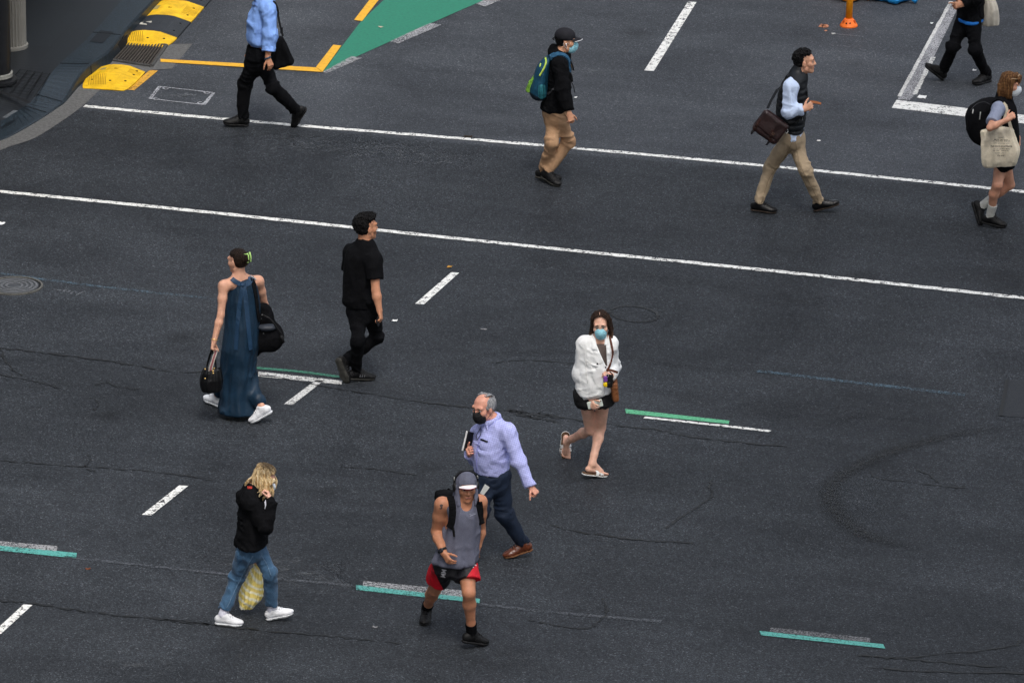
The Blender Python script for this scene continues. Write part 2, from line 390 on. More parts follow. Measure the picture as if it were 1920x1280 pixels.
        st = s.rows(up, .86, .86); f.loft(st, .04, k=.05)
        f.ell(s.pel, A(.125, .09, .10), s.Rp, .05)
        for k, g in (('l', 1), ('r', -1)):
            sh, el, wr = s.sh[k], s.el[k], s.wr[k]; ua = (.042 if s.female else .049) * b; fa = (.036 if s.female else .043) * b
            f.cone(s.neck - A(0, 0, .05), sh - A(0, 0, .012), .055 * w, .05 * w, k=.05).cone(s.neck + A(0, 0, .0), seg(s.neck, sh, .8) - A(0, 0, .01), .045 * w, .035 * w, k=.05)
            f.cone(sh, seg(sh, el, .45), ua * 1.12, ua, k=.035).cone(seg(sh, el, .45), el, ua, fa * .9)
            f.cone(el, seg(el, wr, .3), fa * .9, fa).cone(seg(el, wr, .3), wr, fa, .026 * w * (.5 + .5 * b))
            s.grow_hand(f, k, g)
            hp, kn, an = s.hip[k], s.kn[k], s.an[k]; lk = s.legk; th = (.086 if s.female else .084) * b * lk; b = b * lk
            f.cone(hp, kn, th, .054 * b ** .5, k=.04)
            back = -nrm(np.cross(np.cross(kn - hp, an - kn) if np.linalg.norm(np.cross(kn - hp, an - kn)) > 1e-3 else s.Rp[0], an - kn)); back = -s.Rp[1] if back @ s.Rp[1] > 0 else back
            bare = lk > .75; ca = seg(kn, an, .3) + back * (.012 if bare else .002); q_ = b ** .5 if bare else .72
            f.cone(kn, ca, .050 * q_, .054 * q_).cone(ca, seg(kn, an, .75), .052 * q_, .038 * min(1, q_)).cone(seg(kn, an, .75), an, .038 * min(1, q_), .036)
            a, fw, u, sd = s.foot[k]; q = s.shoek; b = s.bulk; n_ = 1 if toes else .72
            f.cone(a - u * .05 - fw * .03 * q, a - u * .055 + fw * .06, .032 * q * n_, .028 * n_).cone(a + fw * .02 - u * .02 * (1 - toes), a - u * .06 + fw * .13 * q, .03 * n_, .021 * n_)
            if toes:
                f.cone(a - u * .065 + fw * .10 * q - sd * .02, a - u * .065 + fw * .10 * q + sd * .02, .022)
                for i in range(5):
                    tl = (.064, .062, .056, .048, .038)[i]
                    p = a - u * .07 + fw * .115 * q + sd * ((2 - i) * .0165 * -g); f.cone(p, p + fw * tl - u * .004, .0105, .0115 if i == 0 else .0085, k=.006)
        s.bodyF = f
    def grow_hand(s, f, k, g):
        D, n, curl = s.hand[k]; w = s.wr[k]; T = np.cross(D, n) * (-1 if g > 0 else 1); q = .95 * s.w
        f.cone(w, w + D * .03, .026 * q, .03 * q, n, .85, .6)
        for y in (-.027, -.009, .009, .027): f.cone(w + D * .02 + T * y * .6, w + D * .085 * q + T * y * q, .014 * q, .0115 * q, k=.012)
        for i, (y, L) in enumerate(((-.029, .062), (-.0098, .074), (.0098, .08), (.029, .072))):
            p = w + D * (.084 - .006 * abs(i - 1.7)) * q + T * y * q; ang = 0; r = .0092 * q
            for j, (fr, c) in enumerate(zip((.45, .31, .24), curl[:3])):
                ang += R(c + (2 - i) * curl[3]); d = D * math.cos(ang) + n * math.sin(ang) + T * (i - 1.5) * .05; e = p + nrm(d) * L * fr * q
                f.cone(p, e, r, r * .92, k=.005); p = e; r *= .92
        a = w + D * .022 * q + T * .024 * q + n * .006; d = nrm(T * .75 + D * .75 + n * .35)
        for L, r, bend in ((.042, .0125, 0), (.032, .0105, .35), (.027, .009, .4)):
            d = nrm(d + D * bend + n * bend * curl[4]); e = a + d * L * q; f.cone(a, e, r * q, r * .9 * q, k=.008); a = e
    def finish_body(s, eyes=True, lips=(.32, .12, .10), brow=(.03, .02, .015), h=.0062, worried=0):
        o = s.bodyF.obj('person', s.skin, h); o.location = tuple(s.base); tag(o, s.label, 'person'); s.ob = o
        if eyes:
            wm, im = mat('eye_white', (.55, .52, .5), .3, .02), mat('iris_dark', (.02, .012, .008), .2, .02)
            for q in (1, -1):
                c = s.h(.031 * q, .0765, .006); b = MB().ball(c, .0122 * s.hs, s.M, 10); cen = [np.mean([b.v[i] for i in fc], 0) - c for fc in b.f]
                b.build('eye', [wm, im], o, smooth=True, midx=[1 if nrm(x) @ s.M[1] > .72 else 0 for x in cen])
                pts = s.headF.drop(np.array([s.h((.014 + .011 * i) * q, .13, (.030, .033, .032, .027)[i] + worried * (.006, .002, -.002, -.005)[i]) for i in range(4)]), -s.M[1], .002, back=.03)
                MB().tube(pts, [.0035, .0045, .004, .002], 6).build('eyebrow', mat('brow_hair', brow, .9), o, smooth=True)
            pts = s.headF.drop(np.array([s.h(x, .13, -.066 + .1 * abs(x)) for x in np.linspace(-.024, .024, 7)]), -s.M[1], .0, back=.03)
            MB().tube(pts, [.002, .0045, .0055, .0055, .0055, .0045, .002], 6).build('lips', mat('lips_%.2f' % lips[0], lips, .5), o, smooth=True)
        return o
    # ---- clothes
    def add(s, f, name, m, h=.009, midx=None, attr=None): return f.obj(name, m, h, s.ob, None, midx, attr)
    def shoes(s, name, m, sole, ms=None, h=.006, thick=1.0, low=True):
        for k in 'lr':
            a, fw, u, sd = s.foot[k]; q = s.shoek; M = np.array([sd, fw, u]); f = F(.018)
            f.ell(a - u * .045 - fw * .036 * q, A(.037, .046, .045) * q, M).cone(a - u * .02 + fw * .012, a + fw * .1 * q - u * .052, .044 * q, .037 * q)
            f.ell(a + fw * .142 * q - u * .064, A(.044, .062, .028) * q, M).cone(a - u * .04, a + (u * (.002 if low else .05)), .042 * q, .043 * q)
            f.cone(a + fw * .06 * q - u * .055, a + fw * .13 * q - u * .066, .045 * q, .043 * q, u, .75)
            f.cut(a - u * .08, -u)
            if low: f.cut(a + u * .016, u - fw * .45)
            f.fold(.0016, 45, seed=3); o = f.obj(name, m, h, s.ob)
            g = F(.015); p = [a - u * .08 + fw * x * q for x in (-.04, .03, .11, .155)]
            g.chain(p, [.043 * q, .037 * q, .049 * q, .042 * q], u, .62); g.cut(a - u * (.078), u); g.cut(a - u * (.082 + .016 * thick), -u); g.obj('sole', sole, h, o)
            if ms is not None:
                mb = MB()
                for i in range(4):
                    t = .04 + .02 * i; c = a + fw * t * q + u * .04; mb.tube(list(f.drop(np.array([c - sd * .024 * q, c - sd * .01, c + sd * .01, c + sd * .024 * q]), -u, .002, back=.06)), .004, 6)
                for gg in (-1, 1): mb.tube(list(f.drop(np.array([a + fw * .04 + u * .03, a + fw * .055 + sd * .018 * gg + u * .03, a + fw * .075 + sd * .03 * gg + u * .03]), -u, .003, back=.06)), .0032, 5)
                mb.build('laces', ms, o, smooth=True)
    def socks(s, m, t0=.80, m2=None, r=.044):
        for k in 'lr':
            f = F(.02); kn, a = s.kn[k], s.an[k]; p = seg(kn, a, t0); f.cone(a - nrm(p - a) * -.0, p, r, r + .004, cap=1).ell(a - s.foot[k][2] * .015, .038); f.fold(.002, 40)
            s.add(f, 'sock', [m, m2 or m], .006, None if m2 is None else (lambda c, p=p, a=a: ((np.linalg.norm(c - p, axis=1) * 48).astype(int) % 3 == 1) & (np.linalg.norm(c - p, axis=1) > .01) & (np.linalg.norm(c - p, axis=1) < .07)))
    def limbfold(s, f, segs, amp, fa=15, seed=1):   # creases that gather at the knee or elbow and stack at the cuff
        f.amp += amp * 1.5; old = f.disp; fwd = s.Rp[1]
        def d(p):
            best = np.full(p.shape[:-1], 9.); out = np.zeros(p.shape[:-1])
            for i, (a, b, c) in enumerate(segs):
                for p0, p1, sg in ((b, a, 1), (b, c, -1)):
                    ba = p1 - p0; L = np.linalg.norm(ba); e = ba / L; t = np.clip((p - p0) @ e, 0, L); q = p - p0 - t[..., None] * e; ds = (q * q).sum(-1); m = ds < best
                    if not m.any(): continue
                    qm, tm = q[m], t[m]; x = np.stack([qm[:, 0] * 5, qm[:, 1] * 5 + qm[:, 2] * 3, tm * sg * fa + (qm @ fwd) * tm * 55 + i * 7], -1)
                    r = np.clip(1 - 2.5 * np.abs(vnoise(x, 1., seed)), -.25, 1) - .3; w = .28 + .9 * np.exp(-(tm / .10) ** 2) + np.exp(-((L - tm) / .09) ** 2) * (.75 if sg < 0 else .5)
                    out[m] = amp * r * np.minimum(w, 1.4); best[m] = ds[m]
            return out + (old(p) if old else 0)
        f.disp = d; return f
    def trousers(s, name, m, T, rad=(.105, .075, .056), end=1.0, folds=(.007, 9), h=.009, seed=1, k=.04, midx=None, hemcap=True, extra=None, attr=None, lf=.012):
        f = F(k); f.loft(s.rows(T), .03)
        for q in 'lr':
            hp, kn, a = s.hip[q], s.kn[q], s.an[q]
            if end <= .5: f.chain([hp, seg(hp, kn, end * 2)], rad[:2], cap=1)
            else:
                e = seg(kn, a, (end - .5) * 2) if end < 1 else a + nrm(a - kn) * (end - 1)
                f.chain([hp, kn, e], rad, cap=1)
        if extra: extra(f)
        if folds: f.fold(folds[0] * .9, folds[1], (1, 1, .8), seed)
        if lf and end > .5: s.limbfold(f, [(s.hip[q], s.kn[q], s.an[q]) for q in 'lr'], lf, 15, seed + 3)
        elif folds: f.fold(folds[0] * .5, folds[1] * 2.3, (1, 1, .8), seed + 9)
        s.legsF = f; return s.add(f, name, m, h, midx, attr)
    def top(s, name, m, T, rs=(.068, .056, .045), sl=(2.0, 2.0), yoke=.066, neck=.066, folds=(.006, 9), h=.009, seed=5, mod=None, extra=None, midx=None, k=.03, neckup=.0, st=(1, 1, .7), neckcut=True, lf=.010):
        f = F(k); f.loft(s.rows(T, hem=.27), .03, mod)
        for q, L in zip('lr', sl):
            sh, el, wr = s.sh[q], s.el[q], s.wr[q]; f.cone(s.neck - A(0, 0, .05), sh - A(0, 0, .01), yoke, rs[0] * .96, k=.05).cone(s.neck - A(0, 0, .01), seg(s.neck, sh, .85) - A(0, 0, .01), yoke * .82, rs[0] * .72, k=.05)
            if L <= 0: continue
            if L <= 1: f.chain([sh, seg(sh, el, L)], [rs[0], rs[0] + (rs[1] - rs[0]) * L], cap=1)
            else: f.chain([sh, el, seg(el, wr, L - 1)], [rs[0], rs[1], rs[1] + (rs[2] - rs[1]) * (L - 1)], cap=1)
        if extra: extra(f)
        if folds: f.fold(folds[0] * 1.2, folds[1], st, seed); f.fold(folds[0] * .6, folds[1] * 2.2, st, seed + 9)
        if lf and max(sl) > 1.5: s.limbfold(f, [(s.sh[q], s.el[q], s.wr[q]) for q in 'lr'] + [(s.neck, seg(s.neck, s.pel, .5), s.pel - A(0, 0, .1))], lf, 17, seed + 3)
        if neckcut: f.hole(s.neck + A(0, 0, .022 + neckup) + s.Rt[1] * .012, s.hd - A(0, 0, .02), neck)
        s.topF = f; return s.add(f, name, m, h, midx)
    def hair_short(s, m, off=.013, amp=.006, f0=55, hl=.07, nape=-.06, thr=.03, extra=None, h=.005):
        f = F(.02); H = s.h; f.ell(H(0, -.016, .038), (A(.075, .095, .082) + off) * s.hs, s.M); f.ell(H(0, -.045, -.02), A(.068, .06, .06) * s.hs, s.M)
        if extra: extra(f)
        f.fold(amp, f0, (1, 1, .8), 11).fold(amp * .5, f0 * 2.1, (1, 1, .5), 14); hd, M, hs = s.hd, s.M, s.hs
        def c(p):
            q = (p - hd) @ M.T / hs; x, y, z = q[..., 0], q[..., 1], q[..., 2]
            r1 = np.maximum(thr - 2.2 * x * x * 4 - y, z - hl + 3 * x * x); r2 = np.maximum(-.012 - y, z + .012); r3 = z - nape
            return -np.minimum(np.minimum(r1, r2), r3) * hs
        old = f.disp; f.disp = lambda p: old(p) - off * .85 * (1 - np.clip(-(c(p) + .006 * vnoise(p, 70, 5)) / .034, 0, 1)) ; f.amp += off
        f.cutf(lambda p: c(p) + .005 * vnoise(p, 80, 9)); return s.add(f, 'hair', m, h)
    def mask(s, m, strap, ear=True, puff=.012, loops=True):
        f = F(.014); H, M, hs = s.h, s.M, s.hs
        f.ell(H(0, .055, -.055), A(.058, .068, .07) * hs, M); f.ell(H(0, .09, -.045), A(.03, .04, .042) * hs, M); f.ell(H(0, .05, -.085), A(.05, .05, .045) * hs, M)
        f.fold(.002, 40, (1, 1, 2.5)); hd = s.hd
        def c(p):
            q = (p - hd) @ M.T / hs; x, y, z = q[..., 0], q[..., 1], q[..., 2]; return np.maximum(np.maximum(z - .0 + 4.5 * x * x - (y - .1) * .1, -.122 - z), .03 - y) * hs
        f.cutf(c); o = s.add(f, 'face_mask', m, .005); s.maskF = f
        if loops:
            for q in (1, -1):
                e = H(.083 * q, -.012, .012); e2 = H(.083 * q, -.015, -.035)
                MB().tube([H(.056 * q, .045, -.02), H(.072 * q, .02, -.005), e, H(.086 * q, -.026, -.008), e2, H(.07 * q, .012, -.06), H(.052 * q, .04, -.088)], .0022, 6).build('ear_loop', strap, o, smooth=True)
        return o
    def decal(s, f, poly, name, m, parent=None, off=.004, sub=6):   # a flat pattern piece given by zoomed pixels, laid onto the cloth
        p = [np.asarray(q, float) for q in poly]; n = sub
        if len(p) == 4:
            g = [(p[0] * (1 - i / n) + p[1] * i / n) * (1 - j / n) + (p[3] * (1 - i / n) + p[2] * i / n) * j / n for j in range(n + 1) for i in range(n + 1)]
            fs = [(j * (n + 1) + i, j * (n + 1) + i + 1, (j + 1) * (n + 1) + i + 1, (j + 1) * (n + 1) + i) for j in range(n) for i in range(n)]
        else: g = p; fs = [tuple(range(len(p)))]
        w = f.drop(np.array([s.at(*q) for q in g]), nrm(s.ray(*g[0])[1]), off); return mk(name, w, fs, m, parent or s.ob)
    def letters(s, f, txt, c, size, ang, name, m, parent=None, shear=0, off=.004, sx=1.0, bold=0):
        v, fs = text_mesh(txt, 1.0, shear, bold); v = v[:, :2]; v = (v - [0, .35]) * size * A(sx, 1); ca, sa = math.cos(R(ang)), math.sin(R(ang))
        q = [(c[0] + x * ca - y * sa, c[1] - (x * sa + y * ca)) for x, y in v]
        w = f.drop(np.array([s.at(*k) for k in q]), nrm(s.ray(*c)[1]), off); return mk(name, w, fs, m, parent or s.ob, smooth=False)
    def line(s, f, pts, r, name, m, parent=None, off=.003, n=5, flat=False, th=.004):   # a strap, seam or cord laid on the cloth through zoomed pixels
        c = catmull(pts, n); w = f.drop(np.array([s.at(*q) for q in c]), nrm(s.ray(*pts[0])[1]), off)
        b = MB().ribbon(w, f.grad(w), r, th) if flat else MB().tube(w, r, 6)
        return b.build(name, m, parent or s.ob, smooth=not flat)
    def strap(s, pts, f, w, name, m, parent, off=.006, th=.005, n=6, base=None):       # strap through local 3-D points, pulled onto the cloth
        c = f.hug(catmull(pts, n), off); g = f.grad(c); b = MB().ribbon(c, g, w, th)
        b.v = [x + s.base - (0 if base is None else base) for x in b.v]; return b.build(name, m, parent)
def union(*fs):
    u = F(.02)
    for f in fs: u.pr.append((f.ev, .005)); u.bb(f.lo, f.hi)
    return u
# ------------------------------------------------------------------ the street
def asphalt():
    m, t, b = nodes('asphalt'); co = t.nodes.new('ShaderNodeTexCoord').outputs['Object']; L = t.links.new
    v = N(t, 'ShaderNodeTexVoronoi'); v.inputs['Scale'].default_value = 88; L(co, v.inputs['Vector'])
    sepv = N(t, 'ShaderNodeSeparateColor'); L(v.outputs['Color'], sepv.inputs[0])
    st = ramp(t, sepv.outputs[0], [(0, (.0150, .0172, .0202)), (.45, (.0280, .0318, .0366)), (.78, (.0430, .0482, .0550)), (.96, (.062, .070, .081)), (.992, (.12, .127, .137))])
    v2 = N(t, 'ShaderNodeTexVoronoi'); v2.inputs['Scale'].default_value = 190; L(co, v2.inputs['Vector'])
    s2 = N(t, 'ShaderNodeSeparateColor'); L(v2.outputs['Color'], s2.inputs[0]); f2 = ramp(t, s2.outputs[1], [(0, (.55, .55, .56)), (1, (1.4, 1.4, 1.4))])
    big = noise(t, co, .35, 5, .6, None, 1.0); rb = ramp(t, big.outputs['Fac'], [(.3, (.52, .535, .56)), (.7, (1.04, 1.045, 1.06))])
    med = noise(t, co, 2.6, 4, .65); rm = ramp(t, med.outputs['Fac'], [(.25, (.82, .82, .82)), (.75, (1.18, 1.18, 1.18))])
    d_ = nrm(onz(1000, 463) - onz(0, 360)); mp = N(t, 'ShaderNodeMapping'); mp.inputs['Rotation'].default_value = (0, 0, -math.atan2(d_[1], d_[0])); L(co, mp.inputs['Vector']); sk = noise(t, mp.outputs[0], 1.0, 4, .6, (.22, 1.5, 1), .6); rs_ = ramp(t, sk.outputs['Fac'], [(.28, (.80, .80, .81)), (.72, (1.16, 1.16, 1.15))])
    # newer, finer mat beyond the upper crossing line; tone step partly paints light falloff
    a, c = onz(160, 206), onz(1922, 363); n = nrm(A(-(c - a)[1], (c - a)[0], 0)); sp = N(t, 'ShaderNodeVectorMath', operation='DOT_PRODUCT'); sp.inputs[1].default_value = tuple(n); L(co, sp.inputs[0])
    ad = N(t, 'ShaderNodeMath', operation='SUBTRACT'); L(sp.outputs['Value'], ad.inputs[0]); ad.inputs[1].default_value = float(a @ n)
    fac = N(t, 'ShaderNodeMapRange'); fac.inputs[1].default_value = -.05; fac.inputs[2].default_value = .05; L(ad.outputs[0], fac.inputs[0])
    newc = ramp(t, sepv.outputs[0], [(0, (.041, .0455, .0525)), (.6, (.058, .0638, .0725)), (.93, (.079, .0865, .097)), (.99, (.16, .168, .18))])
    mx = N(t, 'ShaderNodeMix', data_type='RGBA'); L(fac.outputs[0], mx.inputs['Factor']); L(st.outputs[0], mx.inputs['A']); L(newc.outputs[0], mx.inputs['B'])
    cur = mx.outputs['Result']
    for r in (f2, rb, rm, rs_):
        k = N(t, 'ShaderNodeMix', data_type='RGBA', blend_type='MULTIPLY'); k.inputs['Factor'].default_value = 1; L(cur, k.inputs['A']); L(r.outputs[0], k.inputs['B']); cur = k.outputs['Result']
    gm = N(t, 'ShaderNodeTexVoronoi'); gm.inputs['Scale'].default_value = 1.5; L(co, gm.inputs['Vector']); gr = ramp(t, gm.outputs['Distance'], [(.016, (.45, .45, .45)), (.030, (1, 1, 1))])    # gum and drips
    g2 = N(t, 'ShaderNodeTexVoronoi'); g2.inputs['Scale'].default_value = .55; L(co, g2.inputs['Vector']); gd = noise(t, co, 9, 3, .6); ga = N(t, 'ShaderNodeMath', operation='MULTIPLY_ADD'); L(gd.outputs['Fac'], ga.inputs[0]); ga.inputs[1].default_value = .16; L(g2.outputs['Distance'], ga.inputs[2]); gr2 = ramp(t, ga.outputs[0], [(.12, (.62, .62, .62)), (.22, (1, 1, 1))])
    for r in (gr, gr2):
        k = N(t, 'ShaderNodeMix', data_type='RGBA', blend_type='MULTIPLY'); k.inputs['Factor'].default_value = 1; L(cur, k.inputs['A']); L(r.outputs[0], k.inputs['B']); cur = k.outputs['Result']
    L(cur, b.inputs['Base Color'])
    rr = ramp(t, med.outputs['Fac'], [(.3, (.62,) * 3), (.7, (.8,) * 3)]); L(rr.outputs[0], b.inputs['Roughness'])
    b.inputs['Specular IOR Level'].default_value = .2
    bp = N(t, 'ShaderNodeBump'); bp.inputs['Strength'].default_value = .35; bp.inputs['Distance'].default_value = .004
    L(v.outputs['Distance'], bp.inputs['Height']); L(bp.outputs[0], b.inputs['Normal'])
    return m
def paint(name, col, wear=.35, chip=30, dark=.045, stretch=None, rough=.6, edge=None):
    """road paint worn through to the stones underneath"""
    m, t, b = nodes(name); co = t.nodes.new('ShaderNodeTexCoord').outputs['Object']; L = t.links.new
    n = noise(t, co, chip, 5, .7, stretch); n2 = noise(t, co, chip * 4, 2, .6); n3 = noise(t, co, 1.6, 3, .6)
    av = N(t, 'ShaderNodeMath', operation='MULTIPLY_ADD'); L(n2.outputs['Fac'], av.inputs[0]); av.inputs[1].default_value = .55; L(n.outputs['Fac'], av.inputs[2])
    av2 = N(t, 'ShaderNodeMath', operation='MULTIPLY_ADD'); L(n3.outputs['Fac'], av2.inputs[0]); av2.inputs[1].default_value = .35; L(av.outputs[0], av2.inputs[2])
    w = .62 + wear * .68
    al = ramp(t, av2.outputs[0], [(max(0, w - .06), (0, 0, 0)), (min(1, w + .03), (1, 1, 1))])
    dirt = ramp(t, n.outputs['Fac'], [(.3, sc3(col, .74)), (.7, sc3(col, 1.08))]); L(dirt.outputs[0], b.inputs['Base Color'])
    L(al.outputs[0], b.inputs['Alpha']); b.inputs['Roughness'].default_value = rough; return m
def poly3(name, pts, m, parent=None, z=.004, th=0.0):
    if th: return MB().prism([(p[0], p[1]) for p in pts], z - th, z).build(name, m, parent)
    return mk(name, [A(p[0], p[1], z) for p in pts], [tuple(range(len(pts)))], m, parent, smooth=False)
def ccw(p):
    a = sum(p[i][0] * p[(i + 1) % len(p)][1] - p[(i + 1) % len(p)][0] * p[i][1] for i in range(len(p))); return p if a > 0 else p[::-1]
def mark(name, px, m, z=.004): return poly3(name, ccw([onz(*q) for q in px]), m, ROAD, z)
def strip(name, pxs, w, m, z=.006, jit=0, seed=1, parent=None, n=8, wmod=0):     # a line painted or cracked along the road; w in metres
    r = random.Random(seed); c = catmull([onz(*q)[:2] for q in pxs], n); L = []; Rr = []
    for i, p in enumerate(c):
        d = c[min(i + 1, len(c) - 1)] - c[max(i - 1, 0)]; d = d / (np.linalg.norm(d) + 1e-9); nn = A(-d[1], d[0]); p = p + nn * r.uniform(-jit, jit)
        ww = w * (1 + wmod * r.uniform(-1, 1)) / 2; L.append(p + nn * ww); Rr.append(p - nn * ww)
    k = len(c); v = [A(*p, z) for p in L + Rr]; f = [(i + k, i + k + 1, i + 1, i) for i in range(k - 1)]
    return mk(name, v, f, m, parent or ROAD, smooth=False)
S = 2500
ROAD = mk('road', [(-S, -S, 0), (S, -S, 0), (S, S, 0), (-S, S, 0)], [(0, 1, 2, 3)], asphalt(), smooth=False); tag(ROAD, kind='structure')
WH = paint('white_road_paint', (.76, .76, .73), .36, 15); WH2 = paint('worn_white_paint', (.62, .62, .60), .38, 34); GR = paint('ground_off_paint', (.34, .34, .35), .48, 40)
SPK = paint('speckled_grey_paint', (.42, .42, .44), .5, 70)
YE = paint('yellow_road_paint', (.80, .42, .015), .10, 22); YE2 = paint('worn_yellow_paint', (.66, .34, .03), .36, 30)
GN = paint('green_bay_paint', (.010, .195, .115), .02, 30); LG = paint('light_green_paint', (.10, .42, .22), .3, 40); TE = paint('teal_paint', (.09, .37, .33), .36, 44); FT = paint('faint_blue_chalk', (.07, .125, .17), .62, 36)
FG = paint('faint_green_paint', (.03, .16, .10), .34, 40); CHK = paint('chalk', (.42, .43, .46), .42, 60); CHD = paint('faint_chalk', (.15, .16, .175), .52, 60); CHV = paint('ghost_line', (.075, .082, .095), .5, 40); OR = paint('orange_spray_paint', (.62, .24, .11), .3, 60)
strip('crossing_line', [(158, 200), (480, 229.5), (1000, 272), (1500, 318), (1925, 361)], .082, WH, jit=.006, seed=2, n=40, wmod=.12)
strip('crossing_line', [(-8, 359), (430, 403), (1000, 463), (1500, 514), (1925, 560)], .086, WH, jit=.005, seed=3, n=40, wmod=.1)
for q in ([(778, 570), (795, 571), (861, 512), (846, 511)], [(1208, 133), (1226, 134), (1306, 5), (1290, 4)], [(266, 965), (284, 966), (353, 911), (336, 910)], [(-16, 1188), (2, 1188), (61, 1134), (44, 1133)]): mark('lane_dash', q, WH)
mark('lane_dash', [(532, 758), (549, 759), (607, 714), (592, 713)], WH2)
mark('worn_line', [(485, 697), (484, 706), (640, 721), (642, 714)], WH2); strip('faint_line', [(480, 690), (560, 697), (638, 707)], .06, FG, z=.005)
mark('green_line', [(1172, 767), (1174, 775), (1366, 795), (1368, 789)], LG); strip('thin_white_line', [(1208, 783), (1330, 796), (1445, 809)], .055, WH, jit=.003, n=16, wmod=.25)
mark('ground_off_line', [(681, 1089), (680, 1099), (868, 1120), (868, 1107)], GR); mark('teal_line', [(667, 1097), (668, 1106), (899, 1131), (900, 1123)], TE, .006)
mark('ground_off_line', [(-5, 1014), (-5, 1025), (106, 1034), (108, 1024)], GR); mark('teal_line', [(-5, 1023), (-5, 1032), (143, 1047), (144, 1037)], TE, .006)
mark('ground_off_line', [(1445, 1176), (1443, 1184), (1631, 1204), (1632, 1196)], paint('faint_grey_paint', (.16, .16, .17), .5, 50)); mark('teal_line', [(1424, 1183), (1427, 1191), (1660, 1216), (1656, 1208)], TE, .006)
strip('chalk_line', [(0, 513), (180, 537), (420, 563)], .05, FT); strip('chalk_line', [(1420, 696), (1600, 717), (1810, 741)], .07, FT); strip('chalk_line', [(900, 1133), (1060, 1150), (1240, 1165)], .06, CHV); strip('chalk_line', [(120, 1044), (400, 1074), (660, 1098)], .05, CHV)
mark('stop_line', [(1681, 188), (1672, 203), (1925, 233), (1925, 217)], WH2 if False else WH); mark('stop_line', [(1783, 4), (1690, 171), (1683, 187), (1706, 188), (1716, 178), (1800, 8)], SPK); strip('stop_line_edge', [(1783, 4), (1735, 92), (1686, 182)], .04, WH2, z=.006, jit=.002, n=16, wmod=.2)
strip('stop_line_edge', [(1715, 178), (1728, 152), (1750, 108)], .05, WH2, z=.006, jit=.004, n=16, wmod=.3)
mark('green_bay', [(606, 135), (641, 88), (676, 42), (727, -6), (960, -20), (912, -1), (800, 48)], GN)
mark('yellow_line', [(301, 112), (301, 117.5), (604, 136.5), (593, 128)], YE, .008); mark('yellow_line', [(592.5, 128), (605, 136.8), (640, 88), (625, 86)], YE, .012); mark('yellow_line', [(664, 39), (679, 41), (722, -14), (706, -16)], YE, .008); mark('yellow_dash', [(238, 168.5), (252, 170), (296, 133.4), (281, 132)], YE2)
for q in ([(604.5, 136.7), (613, 138.5), (679, 110), (659, 107)], [(731, 79), (747, 83), (828, 48), (806, 45)], [(893, 9), (910, 14), (960, -8), (925, -8)]): mark('speckled_dash', q, SPK if q[0][0] > 700 else GR, .008)
# pit lid outlined in chalk
q = [(280, 186), (298, 163), (402, 175), (384, 197.5)]
for k, (i, j) in enumerate(((0, 1), (1, 2), (2, 3), (3, 0))): strip('chalk_outline', [q[i], q[j]], .020, CHK, jit=.003, n=10, wmod=.3)
strip('chalk_outline', [(283.5, 186), (301, 164)], .014, CHK, z=.005, jit=.003, n=10); strip('chalk_outline', [(380, 197), (399, 176)], .022, CHK, z=.005, jit=.003, n=10)
for x, y in ((311, 166.5), (388, 174.5), (293, 186.5), (376, 194)): strip('chalk_ring', [(x + 5 * math.cos(a), y + 1.8 * math.sin(a)) for a in np.linspace(0, 5.2, 9)], .018, CHK, z=.006, n=2)
for pl in ([(320, 180), (330, 179), (338, 183.5)], [(328, 178.5), (333, 181.5)], [(336, 179), (344, 180), (350, 182.5), (346, 179), (354, 179.5)], [(352, 174.5), (347, 177), (355, 178.5), (359, 177)], [(358, 177.5), (363, 180), (368, 177.5)]): strip('chalk_writing', pl, .022, CHD, z=.006, n=4)
for pl in ([(100, 543), (112, 545), (117, 545)], [(119, 548), (122, 544), (127, 549), (131, 545)], [(132, 552), (139, 547), (144, 550)], [(143, 554), (149, 551), (154, 548)]): strip('chalk_writing', pl, .022, CHD, z=.006, n=4)
strip('chalk_stroke', [(1560, 64), (1590, 67), (1620, 70)], .03, CHD); mark('chalk_stroke', [(1559, 63), (1560, 65.5), (1567, 65), (1566, 63)], WH, .006)
strip('spray_figure', [(1538.5, 47.5), (1541, 47.8), (1540, 50), (1539, 52)], .05, OR, z=.006, n=4); strip('spray_figure', [(1547 + 3.2 * math.cos(a), 50 + 2 * math.sin(a)) for a in np.linspace(0, 6.28, 9)], .045, OR, z=.006, n=3); mark('spray_figure', [(1545, 58), (1548, 59.8), (1552, 58.2), (1548, 57)], OR)
# cracks, dark seams and tyre marks
CR = paint('crack_dark', (.0025, .003, .0035), .10, 16); CR2 = paint('hairline_crack', (.004, .0045, .005), .24, 20)
def crack(p, w, m=CR, seed=1, z=.007): strip('crack', p, w * .95, m, z, jit=w * .45 + .008, seed=seed, n=9, wmod=.9)
crack([(-5, 652), (60, 660), (130, 668), (190, 676), (245, 684), (320, 697)], .028, seed=3); crack([(320, 697), (480, 703), (600, 724), (700, 740), (800, 755), (890, 765), (950, 770)], .022, seed=4)
crack([(950, 769), (980, 774), (1020, 780), (1060, 784)], .045, seed=5); crack([(955, 771), (985, 773), (1015, 777), (1050, 782)], .03, seed=35); crack([(965, 776), (1000, 783), (1030, 788), (1045, 793)], .03, CR2, 6); crack([(975, 772), (990, 780), (1010, 786)], .02, CR2, 36); crack([(1060, 784), (1140, 795), (1190, 802), (1235, 806)], .028, seed=7); crack([(1235, 806), (1280, 816), (1350, 826), (1480, 838)], .02, CR2, 8)
crack([(0, 1126), (60, 1131), (140, 1143), (240, 1155), (350, 1165), (400, 1172)], .03, seed=9); crack([(300, 1160), (350, 1168), (395, 1170)], .03, seed=10); crack([(400, 1172), (480, 1181), (560, 1188), (640, 1195), (750, 1206)], .022, CR, 11)
